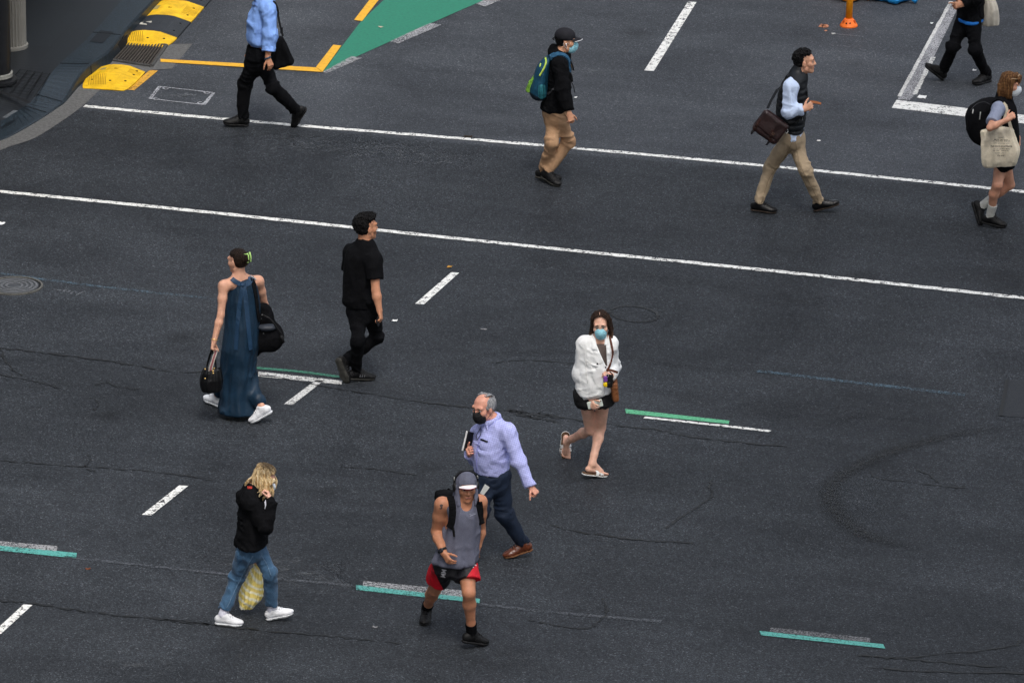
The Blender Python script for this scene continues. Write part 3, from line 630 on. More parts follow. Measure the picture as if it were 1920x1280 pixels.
crack([(1335, 900), (1332, 915), (1336, 925), (1331, 935), (1318, 945), (1300, 956), (1275, 971), (1250, 990)], .018, CR2, 12); crack([(1130, 1122), (1137, 1140), (1135, 1153), (1120, 1168), (1100, 1178), (1060, 1176), (990, 1163)], .018, CR2, 13)
crack([(1610, 1228), (1720, 1237), (1800, 1245), (1925, 1253)], .03, seed=14); crack([(1620, 1252), (1760, 1260), (1925, 1262)], .03, CR2, 15); crack([(-5, 863), (80, 870), (200, 878), (290, 885), (400, 900)], .018, CR2, 16); crack([(1030, 985), (1100, 1000), (1200, 1012), (1300, 1018)], .02, CR2, 17)
crack([(640, 875), (720, 882), (790, 892)], .016, CR2, 18); crack([(0, 703), (60, 714), (110, 728)], .018, CR2, 19); crack([(180, 722), (200, 717), (225, 726), (260, 730)], .02, CR2, 20); crack([(165, 852), (168, 862), (160, 878), (178, 884)], .015, CR2, 21); crack([(170, 745), (183, 755), (176, 770)], .015, CR2, 22); crack([(1630, 885), (1650, 898), (1700, 903), (1770, 912), (1810, 915)], .018, CR2, 23); crack([(1720, 880), (1745, 893), (1760, 905)], .014, CR2, 24); crack([(0, 655), (20, 690), (45, 705)], .02, CR2, 25); crack([(920, 680), (1000, 676), (1080, 682)], .014, CR2, 26); crack([(1660, 1236), (1880, 1215), (1915, 1200)], .02, CR2, 27)
crack([(866, 258), (880, 257), (893, 260)], .03, seed=28); crack([(870, 262), (878, 254), (884, 262)], .015, seed=29)
ring = [(1189 + 45 * math.cos(a), 589 + 14.5 * math.sin(a) + 4 * math.cos(a)) for a in np.linspace(0, 6.283, 19)]
strip('patch_seam', ring[:11], .02, CR2, jit=.012, seed=30, n=6, wmod=.8); strip('patch_seam', ring[10:], .026, paint('patch_crack', (.012, .013, .015), .2, 14), jit=.01, seed=31, n=6, wmod=.8)
def stain(name, alpha, scale=3, col=(.013, .015, .018), th=(.35, .7)):
    m, t, b = nodes(name); co = t.nodes.new('ShaderNodeTexCoord').outputs['Object']; n = noise(t, co, scale, 5, .7); uv = N(t, 'ShaderNodeUVMap')
    r = ramp(t, n.outputs['Fac'], [(th[0], (0, 0, 0)), (th[1], (alpha,) * 3)]); x = N(t, 'ShaderNodeSeparateXYZ'); t.links.new(uv.outputs[0], x.inputs[0])
    e = ramp(t, x.outputs['X'], [(0, (0, 0, 0)), (.5, (1, 1, 1)), (1, (0, 0, 0))]); e.color_ramp.interpolation = 'EASE'; e2 = ramp(t, x.outputs['Y'], [(0, (0, 0, 0)), (.15, (1, 1, 1)), (.85, (1, 1, 1)), (1, (0, 0, 0))])
    c = e.outputs[0]
    for o in (e2.outputs[0], r.outputs[0]):
        k = N(t, 'ShaderNodeMix', data_type='RGBA', blend_type='MULTIPLY'); k.inputs['Factor'].default_value = 1; t.links.new(c, k.inputs['A']); t.links.new(o, k.inputs['B']); c = k.outputs['Result']
    t.links.new(c, b.inputs['Alpha']); b.inputs['Base Color'].default_value = (*col, 1); b.inputs['Roughness'].default_value = .6; return m
TY = stain('tyre_rubber', .85, 14, (.006, .007, .008), (.25, .6)); TY2 = stain('faint_rubber', .25, 14, (.006, .007, .008), (.3, .65)); DK = stain('damp_stain', .32, 2.2, th=(.4, .75)); DUST = stain('pale_scuff', .35, 9, (.16, .17, .18), (.5, .72))
def smear(name, pts, w, m, z=.009):
    o = strip(name, pts, w, m, z, n=10); me = o.data; uv = me.uv_layers.new(name='UVMap'); k = len(me.vertices) // 2
    for l in me.loops: i = l.vertex_index; uv.data[l.index].uv = (0 if i < k else 1, (i % k) / (k - 1))
smear('tyre_mark', [(1900, 800), (1760, 822), (1650, 855), (1575, 895), (1556, 925), (1568, 960), (1600, 990), (1640, 1010), (1720, 1030)], .30, TY); smear('tyre_mark', [(820, 690), (900, 668), (1000, 660), (1150, 668), (1300, 690), (1500, 700)], .25, TY2, .0095); smear('tyre_mark', [(560, 660), (760, 662), (900, 640), (1060, 600)], .5, DK, .010)
for p, w in (([(0, 720), (150, 725), (300, 740), (420, 770)], 1.3), ([(300, 260), (420, 250), (640, 262), (900, 300)], .9), ([(1250, 740), (1400, 765), (1700, 790)], 1.1), ([(820, 1200), (900, 1230), (1050, 1260)], .8), ([(1560, 780), (1640, 786), (1760, 800)], .6), ([(900, 480), (1200, 520), (1600, 570)], 1.0), ([(1780, 160), (1850, 175), (1900, 180)], .8), ([(380, 480), (330, 430), (300, 395)], .6)): smear('stain', p, w, DK, .0085)
for p, w in (([(1150, 560), (1125, 585), (1085, 610)], .25), ([(930, 120), (960, 100), (985, 90)], .5), ([(900, 160), (940, 150), (1000, 130)], .6), ([(1090, 120), (1110, 135), (1140, 140)], .5), ([(190, 1245), (260, 1250), (330, 1250)], .5), ([(1090, 605), (1130, 612), (1160, 620)], .2), ([(480, 270), (700, 285), (900, 310)], .8), ([(400, 1030), (600, 1085), (660, 1085)], 1.0)): smear('scuff', p, w, DUST, .0088)
# darker rectangular patch at the right edge
mark('road_patch', [(1889, 712), (1876, 780), (1990, 788), (1990, 716)], mat('patch_asphalt', (.019, .0215, .026), .6, .25, 40, .2, 120)); strip('patch_seam', [(1889, 712), (1882, 748), (1876, 780)], .035, CR, z=.008)
# ---- kerb, gutter, footpath
KZ = .15
top_e = [(-60, 272), (0, 262), (59, 232), (107, 200), (122, 186), (151, 139), (175, 116), (206, 94), (245, 46), (284, 5), (330, -46), (420, -150)]
in_e = [(-60, 252), (0, 228), (31, 208), (55, 193), (72, 172), (94, 140), (118, 114), (150, 86), (190, 44), (221, 9), (270, -48), (352, -150)]
EZ = [.012, .012, .012, .016, .03, .11, .15, .15, .15, .15, .15, .15]; IZ = [.03, .03, .04, .07, .11, .14, .15, .15, .15, .15, .15, .15]     # the kerb drops to the road at the corner
E3 = catmull([onz(*p, z) for p, z in zip(top_e, EZ)], 5); I3 = catmull([onz(*p, z) for p, z in zip(in_e, IZ)], 5); E2, I2 = E3[:, :2], I3[:, :2]
def granite(name, col, scale=55, fine=.8):
    return mat(name, col, .45, .45, scale, .1, 80, spec=.45, cols=[(.3, sc3(col, .4)), (.5, col), (.62, sc3(col, 2.0)), (.75, sc3(col, 4.0))], fine=fine)
kv = []; kf = []; B = .018
outs = []
for i in range(len(E2)):
    d = nrm(E2[min(i + 1, len(E2) - 1)] - E2[max(i - 1, 0)]); outs.append(A(d[1], -d[0]))
for i, (e, n_, o) in enumerate(zip(E2, I2, outs)): kv += [I3[i], A(*(e - o * B), E3[i, 2]), A(*e, max(E3[i, 2] - B, .006)), A(*(e + o * .012), -.02)]
for i in range(len(E2) - 1):
    for j in range(3): a = i * 4 + j; kf.append((a, a + 1, a + 5, a + 4)[::-1])
KERB = mk('kerb', kv, kf, granite('bluestone_kerb', (.0095, .0165, .0235)), smooth=False); tag(KERB, kind='structure')
JN = mat('joint_dark', (.008, .009, .011), .9)
for i in (5, 13, 19, 29, 38, 47):
    a, c = A(*I2[i], I3[i, 2] + .003), A(*(E2[i] - outs[i] * B), E3[i, 2] + .003); MB().ribbon([a, c], [A(0, 0, 1)] * 2, .012, .002).build('kerb_joint', JN, KERB)
    MB().ribbon([A(*(E2[i] + outs[i] * .002), max(E3[i, 2] - .02, .008)), A(*(E2[i] + outs[i] * .016), 0)], [A(*outs[i], 0)] * 2, .012, .002).build('kerb_joint', JN, KERB)
pv = [A(*p, KZ - .004) for p in I2]; far = [A(p[0] - 40, p[1] + 22, KZ - .004) for p in (I2[0], I2[-1])]
path_m = None
def paving():
    m, t, b = nodes('footpath_slabs'); L = t.links.new; co = t.nodes.new('ShaderNodeTexCoord').outputs['Object']
    mp = N(t, 'ShaderNodeMapping'); d = nrm(E2[-1] - E2[-20]); mp.inputs['Rotation'].default_value = (0, 0, -math.atan2(d[1], d[0])); L(co, mp.inputs['Vector'])
    br = N(t, 'ShaderNodeTexBrick'); L(mp.outputs[0], br.inputs['Vector'])
    for k, v in (('Scale', 1), ('Mortar Size', .006), ('Brick Width', 1.4), ('Row Height', .62), ('Bias', 0)): br.inputs[k].default_value = v
    br.inputs['Color1'].default_value = (.0075, .0095, .0125, 1); br.inputs['Color2'].default_value = (.0105, .0135, .017, 1); br.inputs['Mortar'].default_value = (.007, .008, .01, 1)
    n = noise(t, co, 40, 4, .7); r = ramp(t, n.outputs['Fac'], [(.3, (.7, .7, .7)), (.7, (1.3, 1.3, 1.3))]); k = N(t, 'ShaderNodeMix', data_type='RGBA', blend_type='MULTIPLY'); k.inputs['Factor'].default_value = 1
    L(br.outputs['Color'], k.inputs['A']); L(r.outputs[0], k.inputs['B']); L(k.outputs['Result'], b.inputs['Base Color']); b.inputs['Roughness'].default_value = .5; return m
pl = [A(p[0], p[1], KZ - .004) for p in I2]; W = -60.0
pl = [A(p[0], p[1], p[2] - .004) for p in I3]; fv = pl + [A(p[0] - .6, p[1] + .1, KZ - .004) for p in pl] + [A(W, p[1] + (0 if i else -6), KZ - .004) for i, p in enumerate(pl)]; k = len(pl); ff = [(i, i + 1, k + i + 1, k + i) for i in range(k - 1)] + [(k + i, k + i + 1, 2 * k + i + 1, 2 * k + i) for i in range(k - 1)]
PATH = mk('footpath', fv, ff, paving(), smooth=False); tag(PATH, kind='structure')
# small setts by the bollard, dark inlay line
SET = mat('sett_joint', (.006, .007, .009), .9)
def pline(px, w, name, m, z=KZ): 
    c = [onz(*p, z)[:2] for p in px]; v = []
    for i, p in enumerate(c):
        d = c[min(i + 1, len(c) - 1)] - c[max(i - 1, 0)]; d = d / np.linalg.norm(d); nn = A(-d[1], d[0]) * w / 2; v += [A(*(p + nn), z), A(*(p - nn), z)]
    return mk(name, v, [(2 * i, 2 * i + 1, 2 * i + 3, 2 * i + 2)[::-1] for i in range(len(c) - 1)], m, PATH, smooth=False)
for t_ in np.linspace(0, 1, 5): pline([(12 + 26 * t_ * 2.4 - 10, 173 + 9 * t_), (38 + 56 * t_, 130 + 7 * t_)], .012, 'sett_joint', SET)
for t_ in np.linspace(0.05, 1, 8): pline([(4 + 34 * t_, 174 - 44 * t_), (52 + 42 * t_, 182 - 42 * t_)], .010, 'sett_joint', SET)
pline([(-10, 170), (28, 181), (56, 193)], .05, 'inlay_strip', SET, KZ + .002); pline([(8, 221), (20, 213), (30, 207)], .05, 'inlay_strip', mat('pale_inlay', (.09, .1, .11), .6), KZ + .002)
mk('kerb_plate', [onz(*p, KZ + .004) for p in ((168, 78), (192, 81), (214, 60), (188, 57))], [(0, 1, 2, 3)], mat('plate_iron', (.008, .01, .013), .5, .3, 60), KERB, smooth=False)
# gutter
g0 = [(p[0], p[1]) for p in [E2[i] + outs[i] * .012 for i in range(len(E2))]]; gpx = [(-60, 325), (0, 283), (60, 262), (110, 232), (152, 202), (176, 180), (200, 158)]
gout = catmull([onz(*p)[:2] for p in gpx], 4); gin = [g for g in g0][:len(gout)]
gi = np.array([g0[int(round(x))] for x in np.linspace(0, 24, len(gout))]); gv = [A(*p, .005) for p in gi] + [A(*p, .005) for p in gout]; k = len(gout)
GUT = mk('gutter', gv, [(i, i + k, i + k + 1, i + 1) for i in range(k - 1)], mat('gutter_concrete', (.105, .105, .104), .75, .3, 30, .15, 90, fine=.7), smooth=False); tag(GUT, kind='structure')
apron = ccw([onz(*p)[:2] for p in ((199, 156), (236, 152), (284, 132), (322, 130), (361, 83), (312, 84), (240, 78), (200, 106))]); poly3('gutter_apron', apron, MATS['gutter_concrete'], GUT, .0045)
# dark drain mouth in the kerb face
ma, mb_ = onz(200, 113, .02), onz(233, 80, .02); dd = nrm(mb_ - ma); nn = A(dd[1], -dd[0], 0)
MB().ribbon([ma + nn * .035 + A(0, 0, .045), mb_ + nn * .035 + A(0, 0, .045)], [nn] * 2, .1, .006).build('drain_mouth', JN, KERB)
# grate
def plane2(px, z=0): return [onz(*p, z) for p in px]
ga, gb, gc, gd = plane2([(200, 113), (284, 126), (312, 87), (234, 78)]); go = (ga + gb + gc + gd) / 4
IRON = mat('rusty_iron', (.052, .043, .036), .7, .35, 30, .2, 60); m_ = MB()
for i in range(15):
    t = (i + .5) / 15; p, q = seg(ga, gb, t), seg(gd, gc, t); m_.ribbon([p + A(0, 0, .014), q + A(0, 0, .014)], [A(0, 0, 1)] * 2, .0165, .022)
GRATE = empty('drain_grate', go); tag(GRATE, 'rusty iron drain grate of slanted bars at the kerb, between the yellow humps', 'drain grate')
def child(mb, name, m, par, **k): mb.v = [x - np.array(par.location) for x in mb.v]; return mb.build(name, m, par, **k)
child(m_, 'bars', IRON, GRATE); m_ = MB()
for p, q in ((ga, gb), (gb, gc), (gc, gd), (gd, ga)): m_.ribbon([p + A(0, 0, .012), q + A(0, 0, .012)], [A(0, 0, 1)] * 2, .04, .02)
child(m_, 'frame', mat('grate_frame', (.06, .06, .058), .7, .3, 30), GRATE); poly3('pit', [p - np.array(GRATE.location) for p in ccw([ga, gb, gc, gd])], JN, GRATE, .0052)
# ---- rubber humps
YR = mat('yellow_rubber', (.72, .43, .010), .6, .26, 7, .05, 60, fine=.25); BR = mat('black_rubber', (.022, .025, .030), .6, .3, 20, .1, 60); HOLE = mat('bolt_hole', (.004, .004, .005), .9); REF = mat('reflector_grey', (.55, .53, .46), .4, .1)
RDG = mat('rib_dark', (.30, .17, .008), .8); RDK = mat('rib_pale', (.06, .068, .078), .6)
def hump(base_px, edge_a, edge_b, W_, bands, label, endcap=.26):
    o = onz(*base_px); d = onz(*edge_b) - onz(*edge_a); d[2] = 0; d = nrm(d); w = A(-d[1], d[0], 0)            # d along the kerb, w towards the kerb
    root = empty('speed_hump', o); tag(root, label, 'speed hump', 'yellow and black rubber humps along the kerb'); HT = .082
    prof = [(0, .006), (.0, .02), (.30, .075), (.42, HT), (.62, HT), (.74, .070), (1, .02), (1, .006)]
    def P(s_, t, z): return d * s_ + w * (t * W_) + A(0, 0, z)
    m_ = MB(); n = 7; rows = []                                                                            # rounded end cap
    for i in range(n + 1):
        a = i / n; k = math.sin(a * math.pi / 2); wid = .80 + .20 * k ** .6; rows.append([P(-endcap * (1 - a), .5 + (t - .5) * (wid if i else .80), .006 if z < .01 else .006 + (z - .006) * (.14 + .86 * k)) for t, z in prof])
    V_ = [p for r in rows for p in r]; c = len(prof); fs = [(i * c + j, i * c + j + 1, (i + 1) * c + j + 1, (i + 1) * c + j)[::-1] for i in range(n) for j in range(c - 1)] + [tuple(range(c))]
    cap = m_.add(V_, fs).build('end_cap', YR, root)
    rb = MB()
    for i in range(11):
        t0 = .55 + .036 * i; pts = []
        for a in np.linspace(.2, .85, 5):
            k = math.sin(a * math.pi / 2); t = t0 + .16 * (a - .5); z = np.interp(t, [x[0] for x in prof[1:-1]], [x[1] for x in prof[1:-1]]); wid = .80 + .20 * k ** .6
            pts.append(P(-endcap * (1 - a), .5 + (t - .5) * wid, .009 + (z - .006) * (.14 + .86 * k)))
        rb.ribbon(pts, [A(0, 0, 1)] * 5, .006, .002)
    rb.build('rib', RDG, cap)
    for t, a in ((.45, .45), (.18, .6), (.82, .55)):
        k = math.sin(a * math.pi / 2); z = np.interp(t, [x[0] for x in prof[1:-1]], [x[1] for x in prof[1:-1]]); MB().ball(P(-endcap * (1 - a), t, .004 + (z - .006) * (.14 + .86 * k)), (.016, .016, .006)).build('bolt_hole', HOLE, cap)
    s0 = 0
    for kind, L in bands:
        m_ = MB(); V_ = [P(x, t, z) for x in (s0 + .002, s0 + L - .002) for t, z in prof]; fs = [(j, j + 1, c + j + 1, c + j)[::-1] for j in range(c - 1)] + [tuple(range(c)), tuple(range(c, 2 * c))[::-1]]
        g = m_.add(V_, fs).build('segment', YR if kind == 'y' else BR, root); zz = lambda t: np.interp(t, [x[0] for x in prof[1:-1]], [x[1] for x in prof[1:-1]])
        rb = MB()
        for i in range(13):
            t = .03 + .018 * i; rb.ribbon([P(s0 + L * (.10 if kind == 'k' else .3), t, zz(t) + .002), P(s0 + L * (.92 if kind == 'k' else .75), t, zz(t) + .002)], [A(0, 0, 1)] * 2, .0035 if kind == 'k' else .002, .002)
        rb.build('rib', RDK if kind == 'k' else RDG, g)
        for f_ in (.28, .74): MB().ball(P(s0 + L * f_, .13, zz(.13)), (.016, .012, .006)).build('bolt_hole', HOLE, g)
        if kind == 'k':
            Q = lambda x, t: P(s0 + L * x, t, zz(t) + .004); m_ = MB()
            m_.add([Q(.30, .62), Q(.40, .66), Q(.52, .80), Q(.44, .80)], [(0, 1, 2, 3)]).add([Q(.46, .58), Q(.56, .60), Q(.56, .80), Q(.50, .80)], [(0, 1, 2, 3)]).add([Q(.42, .90), Q(.56, .90), Q(.54, .96), Q(.44, .96)], [(0, 1, 2, 3)]).build('reflector', REF, g)
        else:
            m_ = MB(); m_.tube([P(s0 + L * .5, .5, 0) + d * .02 * math.cos(a) + w * .02 * math.sin(a) + A(0, 0, HT + .002) for a in np.linspace(0, 5.6, 12)], .0022, 5).build('moulded_ring', RDG, g)
            Q = lambda x, t: P(s0 + L * x, t, zz(t) + .004); MB().add([Q(.35, .70), Q(.62, .70), Q(.68, .82), Q(.42, .82)], [(0, 1, 2, 3)]).build('reflector', mat('worn_reflector', (.34, .27, .1), .7, .3, 60), g)
        s0 += L
LB = .58
hump((259, 152.5), (330, 74), (391.6, 4.4), .56, [('y', .30)], 'short all-yellow rubber speed hump at the kerb below the drain grate', .40)
hump((332, 74), (330, 74), (391.6, 4.4), .62, [('k', .62), ('y', .60), ('k', .60), ('y', .60), ('k', .60)], 'long rubber speed hump banded yellow and black beyond the drain grate', .36)
# ---- covers, posts, sandbags, litter
def cover(c, r, label, rings=(.86, .70, .52, .34)):
    root = empty('manhole_cover', c); tag(root, label, 'manhole cover'); IR = mat('cover_iron', (.050, .054, .060), .55, .3, 30, .1, 60); LIP = mat('cover_lip', (.10, .098, .09), .7, .3, 40)
    MB().lathe([(r * 1.06, 0), (r * 1.06, .016), (r * .985, .016), (r * .985, 0)], (0, 0, 0), 40).build('frame_ring', LIP, root); MB().lathe([(r * .985, .0), (r * .985, .004), (0.001, .004)], (0, 0, 0), 40).build('gap', JN, root)
    m_ = MB().lathe([(r * .90, .004), (r * .90, .009), (.001, .009)], (0, 0, 0), 40); m_.build('lid', IR, root)
    for q in rings: MB().lathe([(r * q, .0075), (r * q, .015), (r * (q - .08), .015), (r * (q - .08), .007)], (0, 0, 0), 40).build('ridge', mat('cover_ridge', (.105, .11, .118), .5, .2, 40), root)
cover(onz(27, 537), .27, 'round iron manhole cover with raised rings, cut by the left edge of the photo')
BLK = mat('black_gloss_paint', (.012, .013, .015), .35, .2, 8)
c = onz(-9, 152, KZ); root = empty('bollard', c); tag(root, 'fat black pole with a pale band near its foot on the dark footpath', 'pole')
MB().lathe([(.185, 0), (.185, .05), (.172, .06), (.172, 4.6)], (0, 0, 0), 40).build('shaft', BLK, root, smooth=False); MB().lathe([(.19, .06), (.19, .10), (.172, .105)], (0, 0, 0), 40).build('pale_band', mat('band_grey', (.22, .22, .2), .5), root); MB().lathe([(.235, 0), (.235, .03), (.16, .035)], (0, 0, 0), 40).build('base_plate', BLK, root); MB().lathe([(.174, 1.04), (.182, 1.05), (.182, 1.09), (.174, 1.1)], (0, 0, 0), 40).build('collar', BLK, root)
c = onz(20, 88, KZ); root = empty('column', c); tag(root, 'pale cream fluted column standing behind the fat black pole', 'column'); fl = [((.165 + .007 * math.cos(28 * a)) * math.cos(a), (.165 + .007 * math.cos(28 * a)) * math.sin(a)) for a in np.linspace(0, 2 * math.pi, 224, endpoint=False)]
MB().prism(fl, .04, 5).build('shaft', mat('cream_paint', (.17, .165, .15), .55, .08, 6), root); MB().lathe([(.19, 0), (.19, .035), (.172, .04)], (0, 0, 0), 40).build('foot_ring', mat('cream_paint', (.6, .58, .52)), root)
c = onz(1591.4, 49); root = empty('flexible_post', c); tag(root, 'bright orange flexible post bolted to the road between the sandbags', 'traffic post'); OP = mat('orange_plastic', (.95, .34, .008), .45, .05, 6); OB = mat('orange_red_base', (.86, .17, .02), .5, .08, 8)
pb = MB().lathe([(.098, 0), (.098, .014), (.09, .026), (.05, .085), (.044, .09)], (0, 0, 0), 28).build('base', OB, root, smooth=False)
MB().tube([A(0, 0, .07), A(.012, .0, .4), A(.026, 0, 1.0)], [.038, .037, .037], 20).build('post', OP, root, smooth=True); MB().lathe([(.040, .86), (.040, 1.0), (.02, 1.02)], (.024, 0, 0), 20).build('top_cap', OP, root)
for x in (-.03, .012): MB().ball((x, -.076, .052), (.009, .006, .009)).build('bolt', HOLE, pb)
for a in (-2.5, -.6): MB().box((.072 * math.cos(a), .072 * math.sin(a), .056), (.012, .004, .02)).build('rib', mat('base_rib', (.6, .1, .015), .6), pb)
def sandbag(cx, cy, yaw, col, name, label, L=.30):
    c = onz(cx, cy); M = frame(yaw); f = F(.05); f.ell((0, 0, .075), (.17, L, .085), M).ell(A(0, 0, .07) + M[1] * L * .55, (.12, .14, .07), M).box(A(0, 0, .05) + M[1] * L * .8, (.17, .07, .03), M, .03); f.fold(.012, 9, seed=int(cx)).fold(.005, 26, seed=3); f.cut((0, 0, .002), (0, 0, -1))
    root = empty('sandbag', c); tag(root, label, 'sandbag', 'sandbags at the top edge'); m = mat(name, col, .6, .2, 20, .3, 90); f.obj('sack', m, .012, root)
    p = M[1] * (L + .02); MB().tube([p + A(0, 0, .05), p * 1.16 + A(0, 0, .05), p * 1.32 + A(0, 0, .035)], [.03, .02, .034], 8).build('tied_neck', m, root, smooth=True)
sandbag(1566, -7, 62, (.80, .25, .02), 'orange_sack', 'orange plastic sandbag at the top edge, left of the orange post'); sandbag(1648, -4, 58, (.012, .22, .55), 'blue_sack', 'blue plastic sandbag at the top edge, right of the orange post', .34)
WP = mat('litter_white', (.75, .75, .74), .7, .05)
def scrap(px, w, h, col, label, cat, seed, m=None, lift=.012):
    c = onz(*px); r = random.Random(seed); g = 4; v = []; sx, sy = w * .5, h * .5
    for j in range(g + 1):
        for i in range(g + 1): x, y = i / g * 2 - 1, j / g * 2 - 1; k = 1 - .25 * r.random() * (abs(x) == 1 or abs(y) == 1); v.append((x * sx * k, y * sy * k, .006 + lift * r.random() * (x * x + y * y) / 2))
    fs = [(j * 5 + i, j * 5 + i + 1, j * 5 + i + 6, j * 5 + i + 5) for j in range(g) for i in range(g)]; o = mk('paper_scrap' if cat != 'leaf' else 'dry_leaf', v, fs, m or WP, None, c, False); o.rotation_euler[2] = r.uniform(-.5, .5) if cat == 'leaf' else -.25
    md = o.modifiers.new('thickness', 'SOLIDIFY'); md.thickness = .003; tag(o, label, cat); return o
scrap((1729, 183), .10, .11, 0, 'flat scrap of white paper lying inside the corner of the stop line', 'litter', 1); scrap((1827, 133), .045, .05, 0, 'tiny white scrap by the black boots near the top right corner', 'litter', 2); scrap((740, 602), .055, .05, 0, 'small white scrap just right of the phone held by the person in black', 'litter', 3)
LF = mat('dry_leaf', (.42, .22, .04), .8, .3, 40); scrap((843, 501), .05, .055, 0, 'yellow brown leaf just above the short lane dash in the middle', 'leaf', 4, LF); scrap((1079, 184), .03, .045, 0, 'pale scrap on the road beside the cord of the teal backpack wearer', 'litter', 5); scrap((714, 52), .05, .05, 0, 'pale leaf lying on the green painted bay', 'leaf', 6, mat('pale_leaf', (.42, .36, .28), .8)); scrap((1535, 265), .04, .03, 0, 'white speck of paper right of the dark puffer vest', 'litter', 7); scrap((1747, 45), .03, .035, 0, 'white crumb beside the long worn white bar', 'litter', 8)
scrap((3, 420), .06, .09, 0, 'white scrap of paper at the left edge under the lower crossing line', 'litter', 9); scrap((907, 618), .07, .03, 0, 'pale flattened scrap between the black tee and the white jacket', 'litter', 10, mat('dull_scrap', (.2, .2, .21), .8)); scrap((878, 257), .10, .05, 0, 'dark brown twig scrap lying against the upper crossing line', 'litter', 11, mat('twig', (.04, .028, .016), .9)); scrap((165, 987 + 80), .05, .03, 0, 'small brown leaf on the road right of the left teal line', 'leaf', 12, mat('brown_leaf', (.16, .05, .02), .8)); scrap((703, 1179 - 3), .05, .03, 0, 'grey scrap by the rear shoe of the person in red shorts', 'litter', 13, mat('dull_scrap', (.2, .2, .21), .8))
ONLY = os.environ.get('ONLY', '')
want = lambda k: not ONLY or k in ONLY
RELAX = (18, 22, 16, 3, .6); FIST = (62, 78, 50, 1, 1.2); GRIP = (50, 62, 40, 1, 1.0)
BLKF = mat('black_cotton', (.0038, .0040, .0050), .9, .3, 9, .45, 18, spec=.10); BLKP = mat('black_trouser_cloth', (.0034, .0037, .0048), .9, .3, 9, .45, 20, spec=.10); BLKS = mat('black_shoe', (.004, .004, .0045), .6, .3, 30, .15, 60); BSOLE = mat('black_sole', (.012, .012, .013), .7, .2, 20)
WSHOE = mat('white_leather', (.74, .75, .78), .5, .06, 20, .08, 50); WSOLE = mat('white_sole', (.66, .68, .70), .6, .1, 20); BLEA = mat('black_leather', (.004, .004, .0046), .38, .3, 20, .15, 50); GOLD = mat('gold_metal', (.75, .50, .18), .3, .05, metal=1)
MBLUE = mat('mask_blue', (.30, .62, .72), .8, .06, 30, .25, 60, stretch=(1, 1, 4)); MWHITE = mat('mask_white', (.72, .77, .82), .8, .05, 30, .25, 60, stretch=(1, 1, 4)); MLOOP = mat('ear_loop_white', (.75, .75, .75), .7)
def hairmat(name, cols, sx=90): return mat(name, (.1, .1, .1), .6, 0, sx, .9, 120, stretch=(1, 1, .12), cstretch=(1, 1, .10), cols=cols, spec=.15)
def scalp(P, q, y0, ph, a=.088, b=.108, c=.094, zc=.042):  # a point on the hair dome: side q, depth y0, angle ph down from the parting
    s_ = math.sqrt(max(.05, 1 - (y0 / b) ** 2)); return P.h(q * a * s_ * math.sin(ph), y0 - .016, zc + c * s_ * math.cos(ph))
HBLK = hairmat('black_hair', [(.35, (.0025, .0025, .003)), (.7, (.010, .009, .009))])
def top_empty(name, c, label, cat, group=None): r = empty(name, c); return tag(r, label, cat, group)
def put(P, f, name, m, root, h=.007): # implicit shape in person P's space, child of a separate thing
    o = f.obj(name, m, h, root); o.location = tuple(P.base - np.array(root.location)); return o
def putmb(P, b, name, m, root, smooth=False): o = b.build(name, m, root, smooth=smooth); o.location = tuple(P.base - np.array(root.location)); return o
